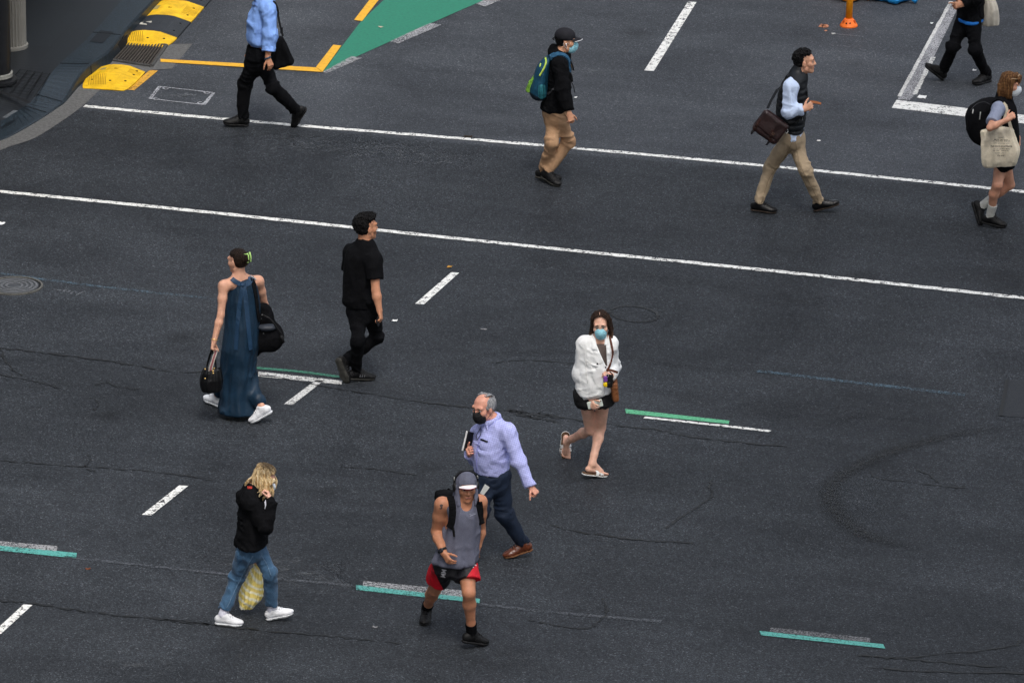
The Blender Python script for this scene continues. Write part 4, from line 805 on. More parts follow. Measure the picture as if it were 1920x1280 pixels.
# ============================================================ the woman in the long blue dress
if want('A'):
    P = Per('A', 'person in a long navy halter dress, dark hair up in a green clip, walking away', (380, 440, .289), 1.70, 'f', -152, dict(l=(170, 890, 92, 1045, .11, 22, 1050, .05), r=(285, 900, 382, 1116, .17, 312, 1198, .03)), (258, 690), (238, 275), (226, 170, -128, -4, 0), [(195, 330, 300, .085), (172, 350, 380, .105), (158, 358, 480, .11), (152, 358, 600, .115), (140, 352, 700, .14), (135, 352, 760, .14)],
        dict(l=(136, 328, 118, 520, 0, 74, 690, 0, 62, 745, 0, (1, -.3, 0), GRIP), r=(362, 298, 402, 452, 1, 345, 380, 1, 320, 350, 1, (0, -1, 0), FIST)), skin('skin_light_tan', (0.585, 0.311, 0.210)), shoe=.95, wl=.45, drop=.03, legk=.78)
    o = P.finish_body(eyes=True); U = A(0, 0, 1)
    f = F(.03); mod = lambda a, z: .55 * .010 * np.clip((.95 - z) / .6, 0, 1) * (np.sin(7 * a + 5 * z) + .6 * np.sin(11 * a - 9 * z + 1)) + .002 * np.sin(16 * a + 3 * np.sin(6 * z))
    f.loft(P.rows([(205, 325, 290, .08), (183, 346, 330, .10), (165, 360, 400, .112), (152, 366, 500, .135), (146, 364, 600, .165), (133, 356, 720, .175), (124, 350, 850, .175), (119, 352, 1000, .18), (116, 372, 1080, .20), (112, 388, 1135, .22)]), .015, mod)
    for k in 'lr': f.cone(seg(P.hip[k], P.kn[k], .7), P.kn[k], .075, .066, k=.06).cone(P.kn[k], seg(P.kn[k], P.an[k], .8), .064, .062, k=.06)
    f.cutf(lambda p: P.at(250, 1138)[2] + .12 * (p[..., 0]) + .1 * p[..., 1] - p[..., 2] - .02)
    f.fold(.014, 5, (1, 1, .4), 4).fold(.008, 11, (1, 1, .8), 8, mask=lambda p: np.clip((.75 - p[..., 2]) / .3, .2, 1)); sd = P.sh
    for k in 'lr': f.hole(P.sh[k] + U * .1 + P.Rt[0] * (.045 if k == 'l' else -.045), P.sh[k] - U * .12 + P.Rt[0] * (.055 if k == 'l' else -.055), .062)
    f.hole(P.neck + U * .05, P.hd, .06)
    NAVY = mat('navy_satin', (.0068, .024, .048), .5, .25, 7, .35, 14, stretch=(1, 1, .6), spec=.3); P.add(f, 'dress', NAVY, .008)
    bf = P.bodyF; yk = union(bf, f)
    for pl, w in (([(188, 285), (215, 305), (262, 328)], .045), ([(312, 280), (300, 310), (262, 330)], .05)): P.line(yk, pl, w, 'halter_band', mat('navy_band', (.013, .040, .085), .5, .15, 9), flat=True, th=.008, off=.006)
    P.line(f, [(262, 330), (245, 420), (228, 560), (215, 745)], .04, 'bow_tie', mat('navy_band', (.013, .040, .085)), flat=True, th=.006, off=.010); P.line(f, [(266, 330), (282, 440), (296, 600), (312, 745)], .042, 'bow_tie', mat('navy_band', (.013, .040, .085)), flat=True, th=.006, off=.010)
    MB().ball(yk.drop(P.at(262, 328)[None], off=.01)[0], (.022, .018, .016)).build('bow_knot', mat('navy_band', (.013, .040, .085)), o, smooth=True)
    HB = hairmat('dark_brown_hair', [(.3, (.006, .004, .003)), (.7, (.028, .016, .010))]); P.hair_short(HB, .011, .003, 30, .07, -.055, .035, extra=lambda g: g.ell(P.h(-.0, -.108, .045), A(.05, .045, .06), P.M).ell(P.h(0, -.075, .0), A(.055, .04, .05), P.M))
    GC = mat('green_clip', (.45, .72, .22), .35, .1); b = MB(); c0 = P.h(-.012, -.150, .05); ax = P.M[2]; sd_ = P.M[0]; bk = -P.M[1]
    for q in (-1, 1):
        b.tube([c0 + ax * t + sd_ * q * .016 - bk * (.3 * t * t / .05) for t in np.linspace(-.045, .045, 7)], .008, 8)
        for t in np.linspace(-.04, .04, 6): b.tube([c0 + ax * t + sd_ * q * .016, c0 + ax * t + sd_ * q * .034 - bk * .014, c0 + ax * t + sd_ * q * .04 - bk * .035], [.005, .004, .003], 5)
    b.build('hair_clip', GC, o, smooth=True)
    P.shoes('sneaker', WSHOE, WSOLE, mat('white_lace', (.7, .7, .72), .7), thick=1.3)
    w = P.wr['l']; D = P.hand['l'][0]; MB().tube([w - D * .015 + .031 * (math.cos(a) * nrm(np.cross(D, A(0, 1, 0))) + math.sin(a) * nrm(np.cross(D, np.cross(D, A(0, 1, 0))))) for a in np.linspace(0, 2 * math.pi, 17)], .0045, 6).build('bracelet', GOLD, o, smooth=True)
    # shoulder bag
    c = P.at(436, 640, .02); root = top_empty('shoulder_bag', P.base + P.at(436, 780, .02), 'round slouchy black bag hanging at the right hip of the navy dress', 'bag')
    g = F(.05); s_ = P.mz; M = frame(-30)
    g.ell(P.at(420, 660, .05), (.155, .11, .155)).ell(P.at(400, 545, .05), (.09, .075, .10)).ell(P.at(392, 480, .04), (.065, .04, .05)).cone(P.at(352, 770, .03), P.at(380, 700, .04), .02, .08); g.fold(.010, 8, seed=3); put(P, g, 'bag_body', BLKF, root)
    fl = F(.03).ell(P.at(418, 600, -.02), (.095, .06, .035)); put(P, fl, 'flap', mat('grey_black_nylon', (.030, .036, .048), .5, .3, 20, .2, 40), root)
    putmb(P, MB().tube(list(catmull([P.at(388, 520, -.04), P.at(440, 548, -.06), P.at(485, 610, -.05), P.at(512, 645, -.04)], 5)), .008, 6), 'strap_cord', BLKS, root, True); putmb(P, MB().tube([P.at(500, 640, -.02), P.at(514, 668, -.02), P.at(520, 700, -.02)], [.012, .02, .02], 8), 'toggle', BLKS, root, True)
    st = MB(); u2 = union(bf, f, g)
    st_pts = [P.at(*q) for q in ((318, 268), (335, 330), (352, 420), (360, 500), (372, 560))]; cc = u2.drop(catmull(np.array(st_pts), 5), off=.008); gn = u2.grad(cc); st.ribbon(cc, gn, .045, .008); putmb(P, st, 'strap', BLKF, root)
    cc = u2.drop(catmull(np.array([P.at(*q) for q in ((306, 266), (325, 276), (345, 290))]), 4), off=.012); putmb(P, MB().ribbon(cc, u2.grad(cc), .016, .006), 'strap', mat('strap_highlight', (.25, .25, .27), .6), root)  # short pale ribbon painting the highlight on the bag strap
    for q in ((385, 520), (378, 545), (395, 640)): putmb(P, MB().ball(g.drop(P.at(*q)[None], off=.002)[0], .006), 'stud', mat('dull_metal', (.4, .4, .4), .4, metal=1), root, True)
    # hand bag
    c = P.at(56, 1020, -.05); root = top_empty('handbag', P.base + c, 'small black bucket handbag with gold studs held low beside the navy dress', 'handbag')
    g = F(.02); dy = P.wr['l'][1]; g.loft([(P.at(56, 1015, dy)[2], P.at(56, 1015, dy)[0], dy, .092, .07), (P.at(56, 960, dy)[2], P.at(56, 960, dy)[0], dy, .108, .082), (P.at(56, 905, dy)[2], P.at(58, 905, dy)[0], dy, .098, .075), (P.at(58, 862, dy)[2], P.at(60, 862, dy)[0], dy, .082, .055)], .02, lambda a, z: .004 * np.sin(9 * a)); g.fold(.004, 14); put(P, g, 'bag_body', BLEA, root)
    hd = P.wr['l'] + P.hand['l'][0] * .08
    for dx in (-.045, .05): putmb(P, MB().tube(list(catmull([P.at(56, 880, dy - .03) + A(dx, 0, 0), P.at(56, 830, dy - .01) + A(dx * .8, 0, 0), hd + A(dx * .3, 0, -.02), hd + A(0, .02, 0), P.at(56, 840, dy + .03) + A(dx * .8, 0, 0), P.at(56, 880, dy + .03) + A(dx, 0, 0)], 4)), .008, 7), 'handle', BLEA, root, True)
    sp = catmull([hd + A(.03, -.045, .0), P.at(85, 760, dy - .06), P.at(72, 800, dy - .07), P.at(56, 850, dy - .07), P.at(50, 880, dy - .07)], 5)
    for off, m in ((0, mat('strap_pink', (.28, .10, .11), .7)), (-.014, mat('strap_cream', (.5, .45, .4), .7)), (.014, mat('strap_cream', (.5, .45, .4), .7))): putmb(P, MB().ribbon(sp + A(off, -.001, off * .4), [A(0, -1, 0)] * len(sp), .02 if not off else .009, .004), 'striped_strap', m, root)
    for q in ((22, 870), (82, 866), (74, 882), (76, 897), (24, 932)): putmb(P, MB().ball(g.drop(P.at(*q)[None], off=.003)[0], .009), 'gold_stud', GOLD, root, True)
    putmb(P, MB().tube([P.at(18, 925, dy - .05), P.at(10, 950, dy - .05), P.at(8, 970, dy - .05)], [.004, .005, .009], 6), 'tassel', BLEA, root, True)
# ============================================================ the man in black t-shirt and jeans
if want('B'):
    P = Per('B', 'person in plain black t-shirt and black jeans, back turned, looking right', (600, 390, .2735), 1.74, 'm', 140, dict(r=(388, 880, 172, 1052, .21, 186, 1188, .03), l=(258, 900, 248, 1108, .095, 362, 1156, .03)), (300, 715), (305, 240), (318, 130, 118, 0, 0, 1.04), [(200, 372, 275, .10), (172, 398, 340, .12), (163, 400, 450, .125), (160, 392, 560, .125), (166, 388, 640, .13), (185, 392, 700, .12)],
        dict(r=(368, 350, 382, 565, 0, 408, 702, 0, 425, 785, 0, (-.8, .3, .2), (35, 40, 25, 2, .6)), l=(212, 305, 196, 480, 1, 270, 620, 1, 300, 680, 1, (0, 1, 0), RELAX)), skin('skin_warm_brown', (0.515, 0.242, 0.139)), wl=.9, drop=.03)
    o = P.finish_body(brow=(.008, .006, .006)); P.hair_short(HBLK, .017, .011, 50, .082, -.062, .040, extra=lambda g: [g.ell(P.h(.03 * i, .055 - .01 * abs(i), .10), A(.032, .04, .026), P.M) for i in (-1, 0, 1)])
    P.top('t_shirt', BLKF, [(205, 368, 268, .10), (168, 402, 340, .135), (158, 404, 450, .142), (155, 396, 560, .142), (158, 392, 640, .145), (178, 396, 705, .14)], (.076, .072, .05), (.62, .62), .080, .062, (.008, 7))
    P.trousers('jeans', BLKP, [(188, 388, 640, .125), (185, 395, 720, .125), (205, 390, 770, .115)], (.092, .064, .050), 1.0, (.010, 9))
    P.shoes('running_shoe', BLKS, mat('dark_sole', (.035, .034, .030), .7, .3, 30), mat('dark_lace', (.03, .03, .032), .8), thick=1.5)
    for k in 'lr':
        a, fw, u, sd = P.foot[k]
        for i in range(6):
            g_ = 1 if i < 3 else -1; j_ = i % 3; MB().ribbon([a + fw * (.035 + .022 * j_) - u * .035 + sd * g_ * .043, a + fw * (.03 + .022 * j_) - u * .06 + sd * g_ * .049], [sd * g_] * 2, .007, .004).build('side_stripe', mat('stripe_grey', (.09, .09, .10), .5), [x for x in o.children if x.name.startswith('running_shoe')]['lr'.index(k)])
    D, n, _ = P.hand['r']; c = P.wr['r'] + D * .085 + n * .03; root = top_empty('smartphone', P.base + c, 'dark smartphone held low in the right hand of the person in black', 'phone'); T_ = np.cross(D, n); fz = F(.004).box(c, (.036, .075, .0045), np.array([T_ * .5 + D * .85, T_ * .85 - D * .5, n]), .004); put(P, fz, 'case', mat('phone_black', (.012, .012, .014), .2), root, .004)
# ============================================================ the blonde woman in hoodie and jeans
if want('C'):
    P = Per('C', 'person with wavy blonde hair, black hoodie, blue jeans and white sneakers, head bowed', (380, 850, .2736), 1.64, 'f', 85, dict(r=(232, 850, 140, 1100, .10, 268, 1158, .03), l=(462, 815, 472, 1062, .14, 605, 1080, .13)), (320, 655), (345, 240), (424, 170, 80, -24, 0), [(275, 400, 270, .13), (250, 430, 360, .16), (245, 432, 460, .165), (240, 432, 560, .17), (235, 430, 640, .165)],
        dict(r=(318, 318, 432, 500, 0, 462, 318, 0, 450, 270, 0, (-.9, 0, -.3), (45, 60, 40, 2, .9)), l=(318, 318, 372, 520, 1, 372, 690, 1, 370, 755, 1, (0, -1, 0), FIST)), skin('skin_pale_pink', (0.702, 0.392, 0.291)), dyh=.0, shoe=.98, wl=.45, drop=.06)
    o = P.finish_body(brow=(.12, .07, .03))
    P.top('hoodie', BLKF, [(285, 395, 255, .13), (246, 432, 330, .17), (238, 440, 430, .185), (232, 442, 540, .205), (222, 440, 610, .215), (214, 432, 668, .215)], (.074, .066, .046), (1.98, 1.9), .072, .072, (.010, 7), extra=lambda f: f.ell(P.at(292, 280, .0), (.095, .085, .05), frame(85)).ell(P.at(270, 318, 0), (.09, .05, .045), frame(85)).cone(P.wr['r'], seg(P.el['r'], P.wr['r'], .8), .040, .048))
    DEN = mat('blue_denim', (.045, .105, .19), .8, .28, 7, .3, 20, fine=.5, sheen=.1)
    P.trousers('jeans', DEN, [(225, 420, 640, .13), (232, 415, 690, .135), (265, 395, 730, .12)], (.086, .060, .054), .93, (.010, 10), lf=.010)
    P.decal(P.legsF, [(232, 700), (262, 690), (272, 740), (240, 755)], 'hip_pocket', mat('denim_seam', (.035, .085, .16), .85, .2, 9, fine=.5)); P.line(P.legsF, [(345, 700), (290, 800), (225, 930), (165, 1060)], .004, 'side_seam', mat('denim_stitch', (.10, .17, .26), .8)); P.line(P.legsF, [(396, 690), (440, 760), (470, 840)], .004, 'side_seam', mat('denim_stitch', (.1, .17, .26)))
    P.socks(mat('white_sock', (.62, .62, .72), .9, .1, 30, .3, 90), .70, None, .040); P.shoes('sneaker', WSHOE, WSOLE, mat('white_lace', (.7, .7, .72), .7), thick=1.7)
    P.mask(MWHITE, MLOOP)
    BH = hairmat('blonde_hair', [(.22, (.16, .085, .03)), (.38, (.42, .26, .11)), (.54, (.68, .50, .27)), (.72, (.85, .74, .54))], 70); RT = hairmat('dark_roots', [(.35, (.025, .015, .009)), (.6, (.10, .06, .03)), (.75, (.25, .15, .07))], 70)
    f = F(.012); f.ell(P.h(0, -.016, .040), A(.086, .106, .093) * P.hs, P.M); r = random.Random(5); dn = A(0, 0, -1)
    for i in range(130):
        q = 1 if i % 2 else -1; y0 = .075 - .172 * ((i * 7) % 130) / 130; L = r.uniform(.14, .215) * (1.0 if y0 < .03 else .85); rr = r.uniform(.0042, .0075); out = nrm(scalp(P, q, y0, 1.5) - P.h(0, -.02, .04)) * A(1, 1, 0)
        pts = [scalp(P, q, y0, a) for a in (.06, .5, 1.0, 1.5)]; pt = pts[-1].copy(); ph = r.uniform(0, 6)
        for j in range(5): pt = pt + dn * L / 5 + out * (.010 * math.sin(j * 1.5 + ph) + (.004 if j < 2 else -.003)) + A(r.uniform(-.006, .006), r.uniform(-.006, .006), 0) + P.M[1] * (.005 if y0 > 0 else -.003); pts.append(pt)
        c = catmull(pts, 2); f.chain(c, list(np.linspace(rr, rr * 1.2, len(c) - 4)) + [rr, rr * .8, rr * .55, rr * .3], k=.006)
    for i in range(9):                          # the side falling over the cheek and hood
        p = P.h(-.088, .03 + .008 * i, .06); q = P.at(452 - 14 * i, 285 + 12 * ((i * 5) % 4), -.11); f.chain(catmull([p, seg(p, q, .5) + A(.01 * math.sin(i), -.02, 0), q], 3), list(np.linspace(.011, .004, 7)), k=.007)
    for i in range(12): p = P.h(-.05 + .006 * i, -.095, -.01); q = P.at(286 + 5 * i, 212 + 7 * (i % 3), -.06 + .012 * i); f.chain(catmull([p, seg(p, q, .5) + A(0, 0, .012), q], 3), list(np.linspace(.010, .003, 7)), k=.007)
    f.fold(.004, 40, (1, 1, .25), 2); hd, M = P.hd, P.M
    def cf(p):
        q = (p - hd) @ M.T; x, y, z = q[..., 0], q[..., 1], q[..., 2]; return -np.maximum(np.maximum(.045 - y, z - .085), np.abs(x) - .07)
    f.cutf(cf); rt = P.h(-.0, -.02, .14); P.add(f, 'hair', mix2('blonde_hair_roots', BH, (.028, .017, .010), .4, .9), .0042, attr=lambda c: 1.25 - np.linalg.norm((c - rt) * A(1, 1, .8), axis=1) / .125 + .25 * vnoise(c * A(1, 1, .15), 90, 3))
    for q in ((430, 318), (426, 330)): P.line(P.topF, [q, (q[0] + 3, q[1] + 30), (q[0] - 1, q[1] + 48)], .004, 'drawstring', mat('cord_white', (.6, .6, .66), .7))
    P.decal(P.topF, [(305, 222), (340, 224), (338, 240), (308, 240)], 'neck_label', mat('red_label', (.35, .03, .02), .7))
    hd_ = P.wr['l'] + P.hand['l'][0] * .09; c = P.at(325, 1060, .28); root = top_empty('carrier_bag', P.base + P.at(330, 1055, hd_[1]), 'crumpled yellow and white plastic carrier bag hanging behind the jeans', 'carrier bag'); dy = hd_[1]
    g = F(.02); row = lambda xl, xr, y, w: (P.at((xl + xr) / 2, y, dy)[2], P.at((xl + xr) / 2, y, dy)[0], dy, (xr - xl) / 2 * P.mz, w); g.loft([row(262, 335, 1055, .05), row(255, 385, 1000, .085), (row(262, 408, 950, .09)), row(290, 408, 890, .08), row(325, 400, 820, .05), row(352, 388, 780, .022), (hd_[2], hd_[0], dy, .016, .016)], .01, lambda a, z: .007 * np.sin(13 * a + 20 * z)); g.fold(.012, 12, (1, 1, .5), 3).fold(.005, 30, seed=6)
    YB, YW = mat('bag_yellow', (.95, .74, .22), .4, .12, 12), mat('bag_white', (.74, .70, .58), .4, .1, 12); hz = P.at(330, 930, dy)
    put_ = g.obj('bag_body', mix2('bag_yellow_white', YB, (.95, .92, .74), .35, .9), .006, root, None, None, lambda c: .5 + .6 * (np.sin((c[:, 0] - hz[0]) * 60 + (c[:, 2] - hz[2]) * 80 + 3.5 * vnoise(c, 9, 4)) - .35)); put_.location = tuple(P.base - np.array(root.location))
# ============================================================ the man in grey hooded singlet and red shorts
if want('D'):
    P = Per('D', 'person in grey sleeveless hooded top, black and red shorts and headphones, striding forward', (760, 860, .2889), 1.74, 'm', 14, dict(r=(188, 850, 138, 968, .15, 122, 1062, .03), l=(412, 868, 430, 1125, .10, 522, 1184, .03)), (328, 715), (383, 262), (394, 178, 12, -6, 0, 1.05), [(270, 470, 300, .115), (250, 480, 370, .14), (238, 474, 460, .15), (222, 468, 560, .155), (205, 466, 640, .155), (205, 465, 700, .15)],
        dict(r=(238, 292, 203, 470, 1, 250, 610, -1, 288, 672, -1, (.7, .3, -.3), (24, 34, 22, 2, .6)), l=(484, 278, 484, 450, 1, 474, 562, 0, 470, 625, 0, (-1, .2, 0), (40, 50, 30, 2, .7))), skin('skin_deep_tan', (0.468, 0.207, 0.116)), bulk=1.22, dyn=-.03, nk=1.05, wl=.95, drop=.03, legk=.95)
    o = P.finish_body(brow=(.015, .01, .008)); U = A(0, 0, 1)
    GRY = mat('heather_grey_jersey', (.115, .120, .165), .85, .16, 9, .4, 14, fine=.4, stretch=(1, 1, .6))
    f = F(.03); f.loft(P.rows([(285, 460, 275, .11), (262, 478, 330, .145), (248, 482, 400, .165), (238, 476, 480, .17), (218, 470, 560, .185), (178, 474, 635, .205), (172, 470, 664, .205)]), .02, lambda a, z: .006 * np.sin(9 * a + 3 * z))
    for k, g in (('l', 1), ('r', -1)): f.cone(P.neck - U * .05, P.sh[k] - U * .03 - P.Rt[0] * g * .05, .075, .07, k=.04); f.hole(P.sh[k] + U * .02 + P.Rt[0] * g * .02, P.sh[k] - U * .19 + P.Rt[0] * g * .02, .074)
    f.fold(.013, 6, (1, 1, .5), 3).fold(.006, 15, (1, 1, .7), 7); f.hole(P.neck + P.Rt[1] * .07 + U * .03, P.neck + P.Rt[1] * .09 - U * .02, .058)
    P.add(f, 'tank_top', GRY, .008); P.topF = f
    h = F(.025); H = P.h; h.ell(H(0, -.014, .040), A(.087, .106, .094) * P.hs, P.M).cone(H(0, -.04, -.04), P.neck - P.Rt[1] * .03 + U * .02, .088, .095)
    for q in (1, -1): h.cone(H(.072 * q, .01, .0), H(.066 * q, .03, -.10), .026, .03).cone(H(.066 * q, .03, -.10), P.neck + P.Rt[0] * .06 * q + P.Rt[1] * .075 - U * .015, .03, .028)
    h.fold(.005, 16, seed=3); hd, M = P.hd, P.M
    def cf(p):
        q = (p - hd) @ M.T; x, y, z = q[..., 0], q[..., 1], q[..., 2]; return -np.maximum(np.maximum(.028 - y, z - .058 + 6 * x * x), np.sqrt(x * x + .0) - .062)
    h.cutf(cf); P.add(h, 'hood', GRY, .007)
    c = F(.01); b = MB(); pts = []
    for i in range(9):
        a = (i - 4) / 4; pts.append([H(.074 * a, .088 + .045 * (1 - a * a) * t + .004 * t - .02 * a * a, .052 - .016 * a * a - .012 * t) for t in (0, .35, .7, 1)])
    WB, RB = mat('brim_white', (.78, .74, .76), .7, .06), mat('brim_maroon', (.22, .02, .05), .7, .1)
    V_ = [p for r_ in pts for p in r_]; F_ = [(i * 4 + j, i * 4 + j + 1, i * 4 + j + 5, i * 4 + j + 4)[::-1] for i in range(8) for j in range(3)]; MB().add(V_, F_).build('cap_brim', WB, o, smooth=True)
    MB().add([v - P.M[2] * .009 - P.M[1] * .001 for v in V_], [q[::-1] for q in F_]).build('brim_underside', RB, o, smooth=True); MB().ribbon([pts[i][3] - P.M[2] * .005 for i in range(9)], [P.M[1]] * 9, .009, .004).build('brim_edge', RB, o, smooth=True)
    HP = mat('headphone_black', (.010, .010, .011), .4, .2)
    for q in (1, -1): g = F(.01).ell(H(.095 * q, -.005, .0), A(.020, .038, .044), P.M); P.add(g, 'ear_cup', HP, .005)
    arc = [H(.099 * math.sin(a), -.015, .040 + .100 * math.cos(a)) for a in np.linspace(-1.75, 1.75, 15)]; MB().ribbon(arc, [x - H(0, -.015, .045) for x in arc], .028, .012).build('headband', HP, o)
    for q in (1, -1): MB().ball(H(.099 * q, -.012, .07), (.006, .012, .022), P.M).build('band_hinge', mat('hinge_silver', (.5, .5, .48), .35, .1, metal=.6), o, smooth=True)
    RED = mat('red_polyester', (.52, .006, .018), .6, .12, 9, .2, 20); BLS = mat('black_polyester', (.010, .010, .013), .6, .3, 9, .25, 20)
    kn = P.kn; px_ = P
    def shortmix(c):
        best = np.full(len(c), -1.)
        for k, g in (('l', 1), ('r', -1)):
            hp, kk = P.hip[k], P.kn[k]; L2 = (kk - hp) @ (kk - hp); t = ((c - hp) @ (kk - hp)) / L2; side = (c - (hp + t[:, None] * (kk - hp))) @ P.Rp[0] * g; mid = ((c[:, 0] - P.pel[0]) * g > 0)
            v = np.minimum((t - (.58 - 3.6 * np.clip(side, -.1, .12))) * .35, (t - .02) * .4); v = np.where(mid, v, -1); best = np.maximum(best, v)
        return .5 + best * 22
    P.trousers('shorts', mix2('black_red_polyester', BLS, (.52, .006, .018), .08), [(200, 460, 672, .13), (190, 466, 705, .14), (190, 468, 730, .14), (245, 435, 762, .12)], (.096, .108, .09), .335, (.008, 8), attr=shortmix, k=.045)
    P.letters(P.legsF, 'MM', (247, 742), 44, 80, 'lettering', mat('print_grey', (.42, .42, .45), .6), sx=.8, bold=.02)
    for a, b_ in (((400, 695), (445, 702)), ((432, 684), (462, 690))): P.decal(P.legsF, [(a[0], a[1] - 3), (b_[0], b_[1] - 4), (b_[0], b_[1] + 2), (a[0], a[1] + 1)], 'side_flash', mat('print_white', (.7, .7, .72), .6))
    P.letters(f, '~ ~', (432, 352), 26, 18, 'chest_print', mat('print_pale', (.3, .31, .38), .7)); P.decal(f, [(418, 368), (456, 352), (457, 357), (419, 373)], 'chest_print', mat('print_pale', (.3, .31, .38)))
    INK = mat('tattoo_ink', (.08, .055, .05), .6, .3, 60)
    for pl in ([(222, 300), (234, 292), (246, 298), (242, 308), (226, 310)], [(228, 309), (242, 308), (240, 324), (230, 326)], [(220, 318), (230, 320), (228, 327)]): P.decal(P.bodyF, pl, 'tattoo', INK, off=.0015)
    P.socks(BLKF, .78, None, .046); P.shoes('trainer', BLKS, BSOLE, mat('black_lace', (.012, .012, .013), .8), thick=1.2)
    w, D = P.wr['r'], P.hand['r'][0]; e1 = nrm(np.cross(D, A(0, 1, .2))); e2 = np.cross(D, e1); MB().tube([w - D * .03 + .034 * (math.cos(a) * e1 + math.sin(a) * e2) for a in np.linspace(0, 2 * math.pi, 17)], .011, 8).build('watch', mat('watch_black', (.012, .012, .013), .4), o, smooth=True)
    wf = F(.01).box(w - D * .03 + nrm(A(-.3, -1, .3)) * .038, (.019, .019, .007), np.array([e1, D, np.cross(e1, D)]), .006); P.add(wf, 'watch_face', mat('watch_glass', (.02, .02, .025), .15), .004)
    # back pack
    root = top_empty('backpack', P.base + P.at(330, 520, .20), 'black backpack on the back of the person in the grey hooded singlet', 'backpack', 'backpacks'); g = F(.04); bk = -P.Rt[1]; c = P.neck + bk * .20 - U * .20 + P.Rt[0] * -.03; g.box(c, (.165, .085, .21), frame(14), .07).box(c - bk * -.06 - U * .06, (.13, .06, .12), frame(14), .05).box(c + U * .17 + P.Rt[0] * -.12, (.06, .07, .05), frame(14), .03); g.fold(.008, 9); put(P, g, 'pack', BLKF, root)
    uu = union(f, P.bodyF, h)
    for pl in ([(262, 208), (288, 235), (304, 290), (308, 350), (300, 410), (285, 445)], [(464, 246), (474, 275), (484, 315), (491, 360), (498, 420)]): cc = union(f, P.bodyF).drop(catmull(np.array([P.at(*q) for q in pl]), 5), off=.010); putmb(P, MB().ribbon(cc, uu.grad(cc), .062, .014), 'shoulder_strap', BLKF, root)
    for pl in ([(300, 420), (312, 450), (318, 500)],): cc = uu.drop(catmull(np.array([P.at(*q) for q in pl]), 4), off=.008); putmb(P, MB().ribbon(cc, uu.grad(cc), .022, .005), 'strap_tail', BLKS, root)
